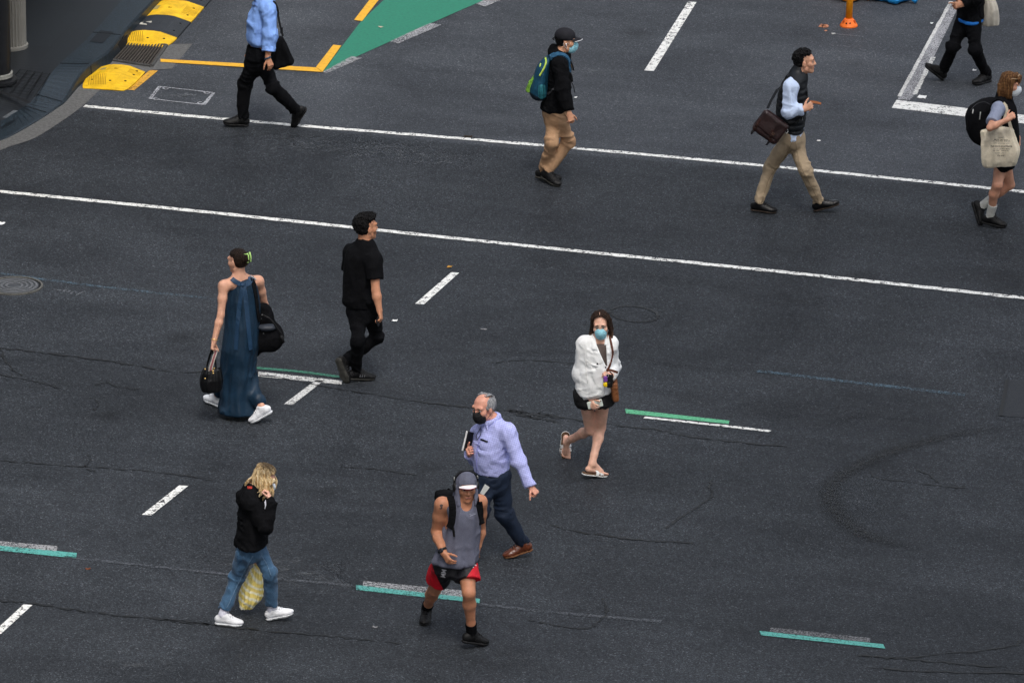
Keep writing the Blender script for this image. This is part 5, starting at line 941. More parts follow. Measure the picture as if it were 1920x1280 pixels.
# ============================================================ the older man in checked shirt
if want('E'):
    P = Per('E', 'grey-haired person in lilac checked shirt, navy trousers and black face mask', (850, 720, .2734), 1.74, 'm', -40, dict(l=(345, 880, 474, 1088, .18, 335, 1190, .03), r=(195, 860, 130, 1120, .10, 70, 1160, .05)), (268, 660), (262, 240), (206, 160, -42, -10, 0, 1.05), [(205, 380, 300, .12), (160, 398, 370, .155), (140, 396, 440, .165), (136, 384, 520, .165), (148, 382, 590, .155), (160, 378, 650, .15)],
        dict(l=(372, 330, 446, 520, 0, 530, 700, 0, 588, 765, 0, (-.4, .4, -.8), FIST), r=(178, 335, 150, 505, 1, 112, 478, -1, 95, 460, -1, (.8, .5, 0), GRIP)), skin('skin_ruddy', (0.655, 0.311, 0.222)), bulk=1.08, dyn=0, dyh=-.05, nk=1.08, drop=.06, wl=.5)
    o = P.finish_body(brow=(.10, .08, .07)); U = A(0, 0, 1)
    m, t, b = nodes('lilac_check'); L_ = t.links.new; co = t.nodes.new('ShaderNodeTexCoord').outputs['Object']; sx = N(t, 'ShaderNodeSeparateXYZ'); mp = N(t, 'ShaderNodeMapping'); mp.inputs['Rotation'].default_value = (R(12), R(14), 0); L_(co, mp.inputs['Vector']); L_(mp.outputs[0], sx.inputs[0]); prev = None
    for ax in ('X', 'Z'):
        mu = N(t, 'ShaderNodeMath', operation='MULTIPLY'); mu.inputs[1].default_value = 2 * math.pi / .0155; L_(sx.outputs[ax], mu.inputs[0]); si = N(t, 'ShaderNodeMath', operation='SINE'); L_(mu.outputs[0], si.inputs[0]); rr = ramp(t, si.outputs[0], [(.0, (1, 1, 1)), (.55, (1, 1, 1)), (.85, (.74, .74, .86)), (1, (.68, .68, .82))])
        k = N(t, 'ShaderNodeMix', data_type='RGBA', blend_type='MULTIPLY'); k.inputs['Factor'].default_value = 1
        if prev is None: k.inputs['A'].default_value = (.50, .53, .88, 1)
        else: L_(prev, k.inputs['A'])
        L_(rr.outputs[0], k.inputs['B']); prev = k.outputs['Result']
    L_(prev, b.inputs['Base Color']); b.inputs['Roughness'].default_value = .8; n3 = noise(t, co, 15, 3, .6, (1, 1, .7), .5); bp = N(t, 'ShaderNodeBump'); bp.inputs['Strength'].default_value = .45; bp.inputs['Distance'].default_value = .03; L_(n3.outputs['Fac'], bp.inputs['Height']); L_(bp.outputs[0], b.inputs['Normal']); CHECK = m
    P.top('shirt', CHECK, [(215, 372, 280, .12), (165, 402, 345, .165), (138, 404, 410, .18), (130, 392, 480, .185), (136, 385, 550, .175), (150, 385, 636, .168)], (.078, .062, .044), (1.97, 1.9), .070, .064, (.006, 8), st=(1, 1, .9), lf=.009)
    for pl in ([(190, 270), (222, 262), (262, 270), (272, 290), (246, 305), (215, 296)], [(282, 195), (300, 215), (274, 290), (262, 305), (232, 292), (262, 262)]): pass
    cl = F(.01); ring = [P.neck + U * .026 + (A(*(math.cos(a) * P.Rt[0] * .078 + math.sin(a) * P.Rt[1] * .082))) + P.Rt[1] * .012 - U * .035 * max(0, math.sin(a)) for a in np.linspace(math.pi / 2 + .25, math.pi / 2 - .25 + 2 * math.pi, 18)]
    cl.chain(ring, [.016] * 18, U, 1.5, k=.006); e = ring[0]; e2 = ring[-1]
    for q, s_ in ((ring[0], -1), (ring[-1], 1)): cl.cone(q, q + P.Rt[1] * .025 - U * .05 + P.Rt[0] * (-s_) * .0 + P.Rt[0] * (.03 if q is ring[-1] else -.03), .017, .007, P.Rt[1], .5)
    P.add(cl, 'collar', CHECK, .005)
    tf = P.topF; P.decal(tf, [(190, 365), (268, 398), (255, 468), (182, 440)], 'chest_pocket', CHECK, off=.006); P.line(tf, [(190, 378), (212, 386), (236, 396)], .009, 'pen', mat('pen_black', (.01, .01, .012), .4), off=.010)
    GL = mat('glasses_frame', (.03, .03, .07), .4); P.line(tf, [(192, 288), (176, 318), (158, 350), (160, 370), (168, 374)], .0035, 'glasses', GL, off=.010); P.line(tf, [(168, 374), (184, 350), (190, 322), (186, 300)], .0035, 'glasses', GL, off=.010)
    P.line(tf, [(196, 300), (178, 380), (160, 470), (158, 600)], .003, 'placket', mat('lilac_seam', (.26, .26, .6), .8))
    NV = mat('navy_wool', (.008, .016, .036), .75, .25, 9, .3, 14)
    P.trousers('trousers', NV, [(150, 384, 596, .165), (158, 382, 650, .165), (170, 375, 710, .15), (205, 350, 745, .13)], (.100, .074, .060), 1.0, (.010, 8));
    BRN = mat('brown_leather', (.115, .030, .012), .30, .35, 14, .1, 50, spec=.55); P.shoes('brogue', BRN, mat('tan_welt', (.16, .07, .03), .6), mat('dark_lace', (.03, .03, .03)), thick=.7)
    GH = hairmat('grey_hair', [(.3, (.11, .11, .12)), (.5, (.30, .30, .31)), (.72, (.52, .52, .53))]); h = F(.015); H = P.h
    for q in (1, -1): h.ell(H(.052 * q, -.035, .025), A(.036, .075, .068), P.M)
    h.ell(H(0, -.075, .03), A(.068, .048, .075), P.M); hd, M = P.hd, P.M
    for i in range(12): h.chain([H(-.05 + .009 * i, -.005, .1115), H(-.053 + .0095 * i, -.03, .1145), H(-.055 + .010 * i, -.06, .105), H(-.055 + .01 * i, -.085, .08)], [.001, .002, .0045, .007], k=.008)
    h.fold(.0035, 60, (1, 1, .4), 4)
    def cf(p):
        q = (p - hd) @ M.T; x, y, z = q[..., 0], q[..., 1], q[..., 2]; return -np.minimum(np.maximum(.036 - y, z - .095), np.minimum(np.maximum(-.012 - y, z + .004), z + .055))
    h.cutf(cf); P.add(h, 'hair', GH, .005); P.mask(mat('mask_black', (.008, .008, .009), .8, .2), mat('loop_black', (.01, .01, .01), .8))
    bd = [(217, 626), (250, 650), (208, 710), (183, 692)]; w0 = P.legsF.drop(P.at(216, 668)[None], off=.07)[0]; w = np.array([P.at(*q) for q in bd]); w[:, 1] = w0[1] - .6 * (w[:, 2] - w0[2]) * .3; MB().add(list(w) + list(w + A(0, -.003, .001)), [(0, 1, 2, 3), (7, 6, 5, 4), (0, 4, 5, 1), (1, 5, 6, 2), (2, 6, 7, 3), (3, 7, 4, 0)]).build('id_card', mat('card_white', (.85, .86, .84), .4, .02), o); P.line(P.legsF, [(240, 615), (238, 628), (233, 638)], .006, 'card_clip', mat('clip_grey', (.2, .2, .22), .4), off=.01)
    c = P.at(103, 400, P.wr['r'][1]); root = top_empty('folder', P.base + P.at(103, 470, P.wr['r'][1]), 'slim black folder with a white page edge tucked under the arm of the grey-haired person', 'folder'); y0 = P.wr['r'][1]; q = [P.at(103, 322, y0 - .02), P.at(150, 335, y0 + .08), P.at(145, 480, y0 + .08), P.at(72, 452, y0 - .02)]; n = nrm(np.cross(q[1] - q[0], q[3] - q[0])); n = n if n[1] < 0 else -n
    putmb(P, MB().add([x + n * .012 for x in q] + [x - n * .012 for x in q], [(0, 1, 2, 3)[::-1], (4, 5, 6, 7), (0, 1, 5, 4), (1, 2, 6, 5), (2, 3, 7, 6), (3, 0, 4, 7)]), 'cover', mat('folder_black', (.010, .010, .012), .5), root); e = [q[0] - A(.012, 0, 0), q[3] - A(.012, 0, 0)]; putmb(P, MB().ribbon(e, [A(0, -1, 0)] * 2, .014, .018), 'pages', mat('paper_white', (.75, .75, .74), .8), root)
# ============================================================ the woman in the white denim jacket
if want('W'):
    P = Per('W', 'person in oversized white denim jacket, black shorts, white sandals and blue mask', (1030, 570, .2658), 1.68, 'f', 6, dict(r=(288, 888, 122, 968, .20, 118, 1078, .045), l=(362, 868, 300, 1128, .10, 392, 1182, .035)), (318, 690), (362, 238), (362, 146, -4, -8, 3), [(250, 440, 285, .10), (225, 450, 340, .13), (222, 446, 440, .14), (215, 438, 540, .135), (205, 438, 630, .14), (195, 440, 700, .14)],
        dict(r=(246, 278, 218, 492, 1, 290, 680, -1, 312, 728, -1, (.5, .8, 0), (30, 40, 30, 2, .7)), l=(428, 280, 445, 448, 1, 434, 502, -1, 396, 492, -1, (-.2, .5, -.8), (45, 60, 35, 1, .8))), skin('skin_fair', (0.720, 0.415, 0.303)), toes=True, shoe=.98, wl=.95, drop=.03, legk=.79)
    o = P.finish_body(brow=(.06, .03, .02), worried=1); U = A(0, 0, 1)
    WJ = mat('white_denim', (.85, .855, .85), .8, .04, 8, .22, 18, stretch=(1, 1, .8)); TP = mat('taupe_top', (.10, .075, .065), .85, .2)
    u = F(.03); u.loft(P.rows([(290, 420, 262, .10), (265, 430, 330, .125), (262, 432, 450, .13), (255, 432, 600, .135)]), .02); u.hole(P.neck + U * .04 + P.Rt[1] * .02, P.hd, .055); P.add(u, 'top', TP, .008)
    def op(f):
        n = P.Rt[1]; c0 = P.at(345, 240, -.12); c1 = P.at(396, 455, -.16)
        def g(p):
            t = np.clip((c0[2] - p[..., 2]) / (c0[2] - c1[2]), -.2, 1.2); w = .052 * (1 - t) + .004; x = p[..., 0] - (c0[0] + .012 + (c1[0] - c0[0]) * t); fr = (p - P.neck) @ n
            return np.minimum(np.minimum(w - np.abs(x), fr - .02), (p[..., 2] - c1[2]))
        f.cutf(g)
    P.top('jacket', WJ, [(250, 440, 262, .11), (218, 448, 310, .14), (206, 452, 380, .155), (198, 450, 460, .165), (190, 446, 540, .17), (186, 442, 610, .165), (192, 436, 652, .155)], (.070, .064, .056), (1.96, 1.86), .060, .066, (.008, 7), st=(1, 1, .9), extra=op, seed=21, lf=.010)
    f = P.topF; SEAM = mat('jacket_seam', (.55, .55, .53), .8); BTN = mat('button_black', (.02, .02, .022), .3)
    for pl in ([(265, 405), (330, 428), (385, 408)], [(265, 392), (262, 430)], [(395, 455), (392, 560), (385, 655)], [(190, 590), (250, 625), (330, 640), (400, 640), (434, 628)], [(250, 330), (255, 420), (270, 560)], [(430, 360), (452, 372), (460, 358)]): P.line(f, pl, .0025, 'seam', SEAM, off=.001)
    for q in ((338, 420), (396, 445), (186, 604), (270, 681), (397, 656), (355, 322), (398, 288)): MB().ball(f.drop(P.at(*q)[None], off=.001)[0], (.009, .006, .009), seg=8).build('button', BTN, o, smooth=True)
    P.decal(f, [(322, 235), (342, 322), (300, 318), (296, 262)], 'lapel', WJ, off=.014); P.decal(f, [(385, 228), (405, 215), (418, 282), (378, 292)], 'lapel', WJ, off=.014); P.decal(f, [(275, 412), (345, 432), (343, 440), (274, 424)], 'pocket_flap', WJ, off=.007)
    P.trousers('shorts', mat('black_denim', (.008, .008, .009), .9, .3, 20, .3, 40), [(190, 440, 650, .14), (185, 440, 690, .145), (200, 436, 715, .14)], (.108, .104, .09), .12, (.006, 10), k=.03)
    hm = hairmat('brown_hair', [(.3, (.010, .006, .004)), (.6, (.035, .017, .010)), (.8, (.09, .045, .025))], 80); tipm = hairmat('hair_tips', [(.3, (.05, .025, .012)), (.7, (.20, .11, .06))], 80); h = F(.014); H = P.h
    h.ell(H(0, -.018, .042), A(.083, .100, .088) * P.hs, P.M); r = random.Random(2)
    for q in (1, -1):
        for i in range(15):
            y = .052 - .010 * i; p0 = H(.008 * q, .05 - .006 * i, .122 - .002 * i); L = r.uniform(.20, .235) if q > 0 else r.uniform(.165, .195); x2 = (.10 if q > 0 else .115) + .004 * (i % 3); y1 = y + .022; pts = [scalp(P, q, y1, a, .084, .104, .090) for a in (.04, .5, 1.0, 1.45)] + [H(.090 * q, y * .6 - .015, -.04), H(x2 * q, y * .4 - .02, -.05 - (L - .1))]
            c = catmull(pts, 3); h.chain(c, list(np.linspace(.007, .012, len(c) - 3)) + [.010, .007, .003], k=.008)
    for i in range(10): x = (i - 4.5) * .018; h.chain([H(x * .6, -.07, .075), H(x * 1.0, -.105, .0), H(x * 1.2, -.10, -.09), H(x * 1.25, -.09, -.14)], [.018, .018, .016, .008], k=.012)
    h.fold(.003, 50, (1, 1, .2), 3); hd, M = P.hd, P.M
    def cf(p):
        q = (p - hd) @ M.T; x, y, z = q[..., 0], q[..., 1], q[..., 2]; part = np.maximum(np.abs(x) - .0025, .135 - np.abs(z) - .02); return -np.maximum(np.maximum(.030 - y, z - .112 + 9 * x * x), np.abs(x) - .072)
    h.cutf(cf); zt = hd[2] - .10; P.add(h, 'hair', mix2('brown_hair_tips', hm, (.16, .085, .045), .35, .8), .0045, attr=lambda c: .5 + 8 * (zt - c[:, 2]) + .3 * vnoise(c * A(1, 1, .2), 80, 2))
    MB().tube([H(.0, .055, .1335), H(0, .01, .1385), H(0, -.03, .138)], .0022, 5).build('parting', P.skin, o, smooth=True)
    P.mask(MBLUE, MLOOP); CORK, STR = mat('cork_sole', (.10, .055, .03), .8, .3, 40), mat('white_strap', (.74, .74, .72), .5, .05)
    for k in 'lr':
        a, fw, u_, sd = P.foot[k]; q = P.shoek; g = F(.02); p = [a - u_ * .087 + fw * x * q for x in (-.045, .03, .11, .165)]; g.chain(p, [.040, .036, .048, .040], u_, .6); g.cut(a - u_ * .083, u_).cut(a - u_ * .106, -u_); so_ = P.add(g, 'sandal', CORK, .006); so_['label'] = 'white two-strap sandal with brown footbed'
        e = F(.02); e.chain([x - u_ * .012 for x in p], [.042, .038, .050, .042], u_, .6); e.cut(p[0] - u_ * .006, u_).cut(p[0] - u_ * .018, -u_); e.obj('rim', STR, .006, so_)
        for x, w_ in ((.055, .036), (.105, .036)):
            arc = [a + fw * (x * q - .01 * math.cos(t)) - u_ * (.092 - (.050 if x < .08 else .040) * math.sin(t)) + sd * .049 * math.cos(t) for t in np.linspace(0, math.pi, 11)]; MB().ribbon(arc, [y - (a + fw * x * q - u_ * .095) for y in arc], w_, .005).build('strap', STR, so_); j = 4; bc = arc[j] + nrm(arc[j] - (a + fw * x * q - u_ * .095)) * .005; MB().tube([bc + fw * .011, bc + sd * .013 + fw * .011, bc + sd * .013 - fw * .011, bc - fw * .011, bc + fw * .011], .0022, 5).build('buckle', mat('buckle_dark', (.12, .12, .12), .35, .1, metal=.8), so_)
    D, n, _ = P.hand['r']; c = P.at(322, 705, P.wr['r'][1] - .045); root = top_empty('smartphone', P.base + c, 'pale phone held sideways against the black shorts under the white jacket cuff', 'phone'); q = [P.at(*z, P.wr['r'][1] - .035) for z in ((252, 700), (356, 676), (361, 730), (258, 728))]; M3 = np.array([nrm(q[1] - q[0]), [0, -1, 0], nrm(np.cross(nrm(q[1] - q[0]), A(0, 1, 0)))]); g = F(.004).box(c, (.072, .005, .036), M3, .005); put(P, g, 'case', mat('phone_mint', (.66, .72, .66), .3, .03), root, .004); putmb(P, MB().ball(c + M3[0] * .056 + A(0, -.006, .02), (.006, .003, .006)).ball(c + M3[0] * .042 + A(0, -.006, .02), (.006, .003, .006)), 'camera_lens', BTN, root, True)
    TAN = mat('tan_leather', (.20, .075, .028), .5, .25, 14, .15, 50); y0 = -.02; root = top_empty('crossbody_bag', P.base + P.at(455, 640, y0), 'slim tan leather bag hanging at the left hip of the white jacket', 'bag'); g = F(.02); a_, b_ = P.at(452, 545, y0), P.at(468, 665, y0); ax = nrm(b_ - a_); g.box((a_ + b_) / 2, (.034, .10, np.linalg.norm(b_ - a_) / 2 + .01), np.array([nrm(np.cross(A(0, 1, 0), ax)), A(0, 1, 0), ax]), .02, tap=.15); g.fold(.004, 20); put(P, g, 'bag_body', TAN, root)
    DB = mat('strap_brown', (.115, .035, .018), .5, .2); uj = union(f, P.bodyF); putmb(P, (lambda cc: MB().ribbon(cc, uj.grad(cc), .020, .006))(uj.drop(catmull(np.array([P.at(*z) for z in ((424, 218), (434, 270), (447, 340), (440, 390), (422, 440), (404, 468))]), 5), off=.007)), 'strap', DB, root); hw = P.wr['l'] + P.hand['l'][0] * .05
    cc = catmull([P.at(404, 468, hw[1] - .03), P.at(430, 466, hw[1] - .05), P.at(460, 474, hw[1] - .05), P.at(482, 482, hw[1] - .02)], 4); putmb(P, MB().ribbon(cc, [A(0, -1, .3)] * len(cc), .022, .006), 'strap_loop', DB, root); cc = catmull([P.at(425, 475, hw[1] - .05), P.at(448, 500, hw[1] - .06), P.at(445, 530, hw[1] - .05), P.at(455, 560, -.03)], 4); putmb(P, MB().tube(list(cc), .006, 6), 'strap_end', mat('strap_dark', (.03, .014, .01), .5), root, True)
    y1 = hw[1] - .05; root = top_empty('keyring', P.base + P.at(405, 555, y1), 'bunch of purple, yellow and black key tags dangling against the white jacket', 'keyring'); putmb(P, MB().ball(P.at(396, 567, y1), (.024, .010, .024)), 'round_tag', mat('tag_yellow', (.85, .58, .01), .4), root, True); g = F(.005).box(P.at(396, 528, y1), (.020, .008, .028), frame(20), .007); put(P, g, 'purple_tag', mat('tag_purple', (.22, .07, .36), .5, .3, 60), root, .004); g = F(.01).box(P.at(424, 540, y1 + .01), (.030, .012, .062), frame(-10), .012).box(P.at(418, 572, y1), (.016, .01, .025), None, .008); put(P, g, 'black_pouch', BLKS, root, .005)
    putmb(P, MB().tube([P.at(405, 505, y1) + .016 * A(math.cos(a), 0, math.sin(a)) for a in np.linspace(0, 6.28, 13)], .002, 5), 'ring', mat('ring_steel', (.6, .6, .6), .3, metal=1), root, True)
# ============================================================ the man with the teal backpack
if want('G'):
    P = Per('G', 'person in black cap, black hoodie and tan chinos, blue mask, walking right', (960, 40, .2577), 1.70, 'm', 92, dict(r=(412, 868, 262, 1092, .15, 338, 1182, .03), l=(288, 885, 228, 1078, .11, 350, 1146, .03)), (312, 690), (352, 232), (393, 142, 88, -4, 0), [(300, 405, 275, .14), (275, 418, 350, .16), (268, 420, 450, .165), (255, 415, 550, .165), (235, 412, 640, .16), (225, 410, 690, .15)],
        dict(r=(352, 318, 372, 500, 0, 414, 668, 0, 432, 722, 0, (-.4, .9, 0), (40, 55, 35, 2, .7)), l=(352, 318, 335, 490, 1, 372, 640, 1, 390, 690, 1, (0, -1, 0), RELAX)), skin('skin_light_brown', (0.562, 0.288, 0.175)), drop=.03)
    o = P.finish_body(brow=(.01, .008, .008)); U = A(0, 0, 1); H = P.h
    P.top('hoodie', BLKF, [(300, 402, 262, .14), (268, 424, 340, .175), (258, 428, 440, .185), (240, 424, 540, .185), (205, 420, 620, .185), (205, 412, 672, .17)], (.080, .070, .050), (1.95, 1.9), .078, .070, (.009, 8), extra=lambda f: f.ell(P.at(325, 228, 0), (.10, .075, .055), frame(92)).cone(P.at(302, 195, 0), P.at(330, 232, 0), .042, .06))
    CHI = mat('tan_chino', (.44, .265, .15), .85, .14, 7, .4, 16, stretch=(1, 1, 1.6)); P.trousers('chinos', CHI, [(215, 420, 640, .14), (220, 424, 690, .145), (240, 410, 740, .13)], (.090, .062, .046), 1.0, (.010, 10), seed=4, lf=.010); P.line(P.legsF, [(378, 668), (395, 695), (420, 712)], .003, 'pocket_seam', mat('chino_seam', (.28, .16, .09), .9))
    P.shoes('trainer', BLKS, mat('dark_sole', (.035, .034, .03)), mat('black_lace', (.012, .012, .013), .8), thick=1.3)
    CAPM = mat('cap_navy_black', (.010, .010, .014), .8, .2, 20, .1, 60); c = F(.02); c.ell(H(0, -.014, .052), A(.090, .110, .088) * P.hs, P.M); hd, M = P.hd, P.M; c.cutf(lambda p: .030 - ((p - hd) @ M.T)[..., 2] - .10 * ((p - hd) @ M.T)[..., 1]); P.add(c, 'cap', CAPM, .006)
    pts = [[H(.072 * a, .083 - .03 * a * a + (.082 * (1 - .55 * a * a)) * t, .046 - .014 * a * a * t - .010 * t * t - .004) for t in (0, .35, .7, 1)] for a in np.linspace(-1, 1, 9)]; V_ = [p for r_ in pts for p in r_] + [p - P.M[2] * .006 for r_ in pts for p in r_]; F_ = [(i * 4 + j, i * 4 + j + 1, i * 4 + j + 5, i * 4 + j + 4)[::-1] for i in range(8) for j in range(3)]
    cb = MB().add(V_, F_ + [tuple(x + 36 for x in q)[::-1] for q in F_] + [(i * 4 + 3, i * 4 + 7, i * 4 + 43, i * 4 + 39)[::-1] for i in range(8)]).build('cap_brim', CAPM, o, smooth=True); MB().tube([pts[i][3] - P.M[2] * .003 + P.M[1] * .002 for i in range(9)], .0035, 6).build('brim_trim', mat('trim_white', (.7, .7, .72), .6), o, smooth=True)
    MB().tube([H(-.04, -.125, .015), H(0, -.135, .012), H(.04, -.125, .015)], .008, 6).build('cap_strap', CAPM, o, smooth=True)
    P.hair_short(HBLK, .008, .003, 50, .035, -.05, .02); P.mask(MBLUE, MLOOP); MB().ball(H(-.086, .004, -.012), (.008, .009, .010)).tube([H(-.088, .006, -.015), H(-.088, .012, -.04)], .0038, 6).build('earbud', mat('earbud_white', (.85, .85, .85), .3), o, smooth=True)
    f = P.topF
    for pl, m_, r_ in (([(420, 285), (432, 320), (444, 352)], mat('cord_tan', (.40, .25, .12), .7), .004), ([(425, 290), (442, 330), (446, 358)], BLKS, .010), ([(432, 440), (446, 470), (458, 520)], BLKS, .004), ([(420, 370), (434, 400), (438, 440)], BLKS, .010)): cc = [P.at(x, y, -.10) for x, y in pl]; MB().tube(list(catmull(cc, 4)), r_, 6).build('cord', m_, o, smooth=True)
    TEAL, TLD, LIME, POC = mat('teal_nylon', (.008, .060, .108), .6, .2, 14, .25, 40), mat('dark_navy_nylon', (.006, .013, .024), .6, .3, 14), mat('lime_trim', (.52, .70, .10), .5, .15, 40), mat('teal_mesh', (.022, .150, .185), .7, .18, 30, .2, 90)
    root = top_empty('backpack', P.base + P.at(190, 570, 0), 'teal backpack with lime piping and a side pocket on the person in the black cap', 'backpack', 'backpacks'); g = F(.04); y0 = 0; rw = lambda xl, xr, y, w: (P.at((xl + xr) / 2, y, y0)[2], P.at((xl + xr) / 2, y, y0)[0], y0, (xr - xl) / 2 * P.mz, w)
    g.loft([rw(155, 262, 562, .12), rw(130, 264, 530, .15), rw(126, 262, 480, .16), rw(150, 268, 420, .155), rw(180, 275, 340, .145), rw(215, 282, 290, .125), rw(250, 288, 258, .09)], .03); g.fold(.005, 12); zb = P.at(200, 520, 0)[2]
    pk = g.obj('pack', mix2('teal_navy_nylon', TEAL, (.006, .013, .024), .1), .008, root, None, None, lambda c: .5 + 12 * (zb + .3 * (P.at(200, 500, 0)[0] - c[:, 0]) - c[:, 2])); pk.location = tuple(P.base - np.array(root.location))
    sp = F(.02); sp.loft([rw(176, 252, 540, .165), rw(170, 254, 480, .185), rw(176, 248, 428, .178)], .02, lambda a, z: .004 * np.sin(14 * a)); sp.cutf(lambda p: p[..., 1] - y0 + .08); put(P, sp, 'side_pocket', POC, root)
    bd = lambda pts, r_, name, m_: putmb(P, MB().tube(list(g.drop(catmull(np.array([P.at(*q) for q in pts]), 5), off=r_ * .5)), r_, 6), name, m_, root, True)
    bd([(243, 268), (248, 300), (235, 340), (216, 375), (200, 402)], .010, 'lime_piping', LIME); bd([(208, 310), (205, 325), (203, 335)], .007, 'lime_piping', LIME)
    ln = F(.01); ln.chain([P.at(174, 405, -.02), P.at(142, 455, -.02), P.at(118, 500, -.02)], [.022, .028, .022], A(0, 1, 0), 3.0); ln.fold(.006, 40); put(P, ln, 'cord_lacing', mat('lime_lacing', (.16, .34, .04), .6, .7, 60), root, .006)
    uu = union(f, P.bodyF)
    for sgn in (-1, 1):
        cc = f.hug(catmull([P.at(278, 268, sgn * .09), P.at(305, 252, sgn * .11), P.at(345, 252, sgn * .125), P.at(385, 272, sgn * .12), P.at(408, 320, sgn * .11), P.at(410, 370, sgn * .12)], 5), .010); putmb(P, MB().ribbon(cc, f.grad(cc), .058, .014), 'shoulder_strap', mat('strap_blue', (.020, .085, .165), .6, .15, 30), root)
        cc = f.hug(catmull([P.at(410, 370, sgn * .12), P.at(370, 440, sgn * .17), P.at(310, 500, sgn * .17), P.at(265, 530, sgn * .12)], 5), .006); putmb(P, MB().ribbon(cc, f.grad(cc), .022, .005), 'lower_strap', mat('strap_grey_dark', (.03, .03, .034), .6), root)
    putmb(P, MB().tube([P.at(272, 262, -.03), P.at(265, 232, -.03), P.at(268, 225, 0), P.at(265, 232, .03), P.at(272, 262, .03)], .008, 6), 'grab_loop', TLD, root, True)
# ============================================================ the man in puffer vest
if want('H'):
    P = Per('H', 'person in black puffer vest, pale blue shirt and beige chinos, hands clasped', (1380, 80, .2657), 1.82, 'm', 86, dict(r=(248, 872, 158, 1125, .10, 288, 1192, .03), l=(488, 890, 582, 1118, .15, 722, 1132, .15)), (385, 665), (440, 225), (486, 132, 86, 0, 0, 1.0), [(350, 480, 262, .13), (318, 495, 330, .16), (305, 492, 420, .17), (298, 488, 520, .165), (310, 480, 600, .16), (325, 478, 670, .15)],
        dict(r=(388, 312, 376, 486, 0, 478, 470, 0, 528, 446, 0, (.3, .9, 0), (45, 55, 35, 2, .5)), l=(400, 312, 430, 490, 1, 490, 460, -1, 530, 440, -1, (0, -1, .1), (45, 50, 30, 2, .5))), skin('skin_olive_light', (0.608, 0.323, 0.210)), drop=.08)
    o = P.finish_body(brow=(.012, .009, .008)); U = A(0, 0, 1); H = P.h; P.hair_short(HBLK, .015, .010, 44, .086, -.060, .038)
    LB_ = mat('pale_blue_cotton', (.52, .62, .82), .8, .06, 9, .5, 15, stretch=(1, 1, .8)); P.top('shirt', LB_, [(365, 470, 262, .12), (325, 488, 340, .15), (310, 486, 450, .16), (312, 480, 560, .16), (332, 476, 645, .17), (346, 470, 704, .16)], (.074, .064, .046), (1.93, 1.9), .056, .062, (.008, 9), seed=8, extra=lambda f: f.cone(P.neck + U * .0, P.neck + U * .05 + P.Rt[1] * .015, .068, .064))
    BV = mat('black_quilted_nylon', (.0045, .006, .0085), .5, .25, 10, .2, 30, spec=.35); v = F(.03); zz = P.neck[2]
    v.loft(P.rows([(352, 480, 248, .13), (312, 502, 310, .175), (292, 502, 390, .19), (282, 496, 480, .19), (290, 488, 560, .185), (322, 478, 606, .18), (350, 474, 628, .165)]), .02, lambda a, z: .009 * np.abs(np.sin((z - zz) * math.pi / .062 + .15 * np.cos(a))) - .004)
    for k, g in (('l', 1), ('r', -1)): v.cone(P.neck - U * .05, P.sh[k] - U * .01 - P.Rt[0] * g * .03, .088, .080, k=.04).cone(P.neck, seg(P.neck, P.sh[k], .75), .078, .066, k=.04); v.hole(P.sh[k] - U * .0 + P.Rt[0] * g * .065, P.sh[k] - U * .13 + P.Rt[0] * g * .06, .078, .070)
    v.cone(P.neck - U * .0 - P.Rt[1] * .01, P.neck + U * .055 + P.Rt[1] * .012, .082, .076, k=.02); v.hole(P.neck + U * .045 + P.Rt[1] * .03, P.hd + P.Rt[1] * .01, .066); P.add(v, 'puffer_vest', BV, .008)
    P.line(v, [(462, 530), (468, 520), (470, 548)], .003, 'zip_pull', mat('zip_silver', (.5, .5, .48), .4, metal=.6))
    KH = mat('beige_chino', (.37, .285, .19), .85, .12, 7, .4, 16, stretch=(1, 1, 1.6)); P.trousers('chinos', KH, [(318, 482, 630, .145), (322, 486, 680, .15), (345, 475, 730, .13)], (.090, .060, .052), 1.0, (.010, 10), seed=6, lf=.010); P.line(P.legsF, [(420, 700), (452, 860), (520, 990), (580, 1110)], .0025, 'side_seam', mat('chino_seam2', (.25, .19, .12), .9)); P.line(P.legsF, [(405, 690), (330, 830), (235, 960), (180, 1130)], .0025, 'side_seam', mat('chino_seam2', (.25, .19, .12)))
    P.shoes('dress_shoe', BLEA, mat('heel_brown', (.035, .024, .018), .6), mat('black_lace', (.012, .012, .013)), thick=.8)
    SAT = mat('dark_brown_leather', (.022, .0085, .0085), .42, .4, 8, .25, 18, spec=.5); y0 = -.235; root = top_empty('satchel', P.base + P.at(240, 700, y0), 'worn dark brown leather satchel slung behind the puffer vest', 'satchel'); cs = [P.at(198, 458, y0), P.at(368, 582, y0 - .02), P.at(285, 735, y0 - .02), P.at(112, 605, y0)]; c = sum(cs) / 4; ex, ez = nrm(cs[1] - cs[0]), None; ey = nrm(np.cross(ex, cs[3] - cs[0])); ez = np.cross(ex, ey); hx, hz = np.linalg.norm(cs[1] - cs[0]) / 2, np.linalg.norm(cs[3] - cs[0]) / 2; M3 = np.array([ex, ey, ez])
    g = F(.03).box(c, (hx, .055, hz), M3, .045); g.fold(.006, 7); put(P, g, 'bag_body', SAT, root); fl = F(.02).box(c + ez * (-hz * .22 if ez[2] < 0 else hz * .22) + A(0, -.022, 0), (hx * .98, .045, hz * .80), M3, .03); fl.fold(.006, 8, seed=5); put(P, fl, 'flap', SAT, root); uf = union(g, fl)
    for pl in ([(250, 620), (242, 665), (225, 715)], [(165, 545), (140, 590), (115, 632)]): cc = uf.drop(catmull(np.array([P.at(*q) for q in pl]), 4), off=.006); putmb(P, MB().ribbon(cc, uf.grad(cc), .030, .007), 'buckle_strap', mat('strap_dark_brown', (.03, .012, .010), .5), root)
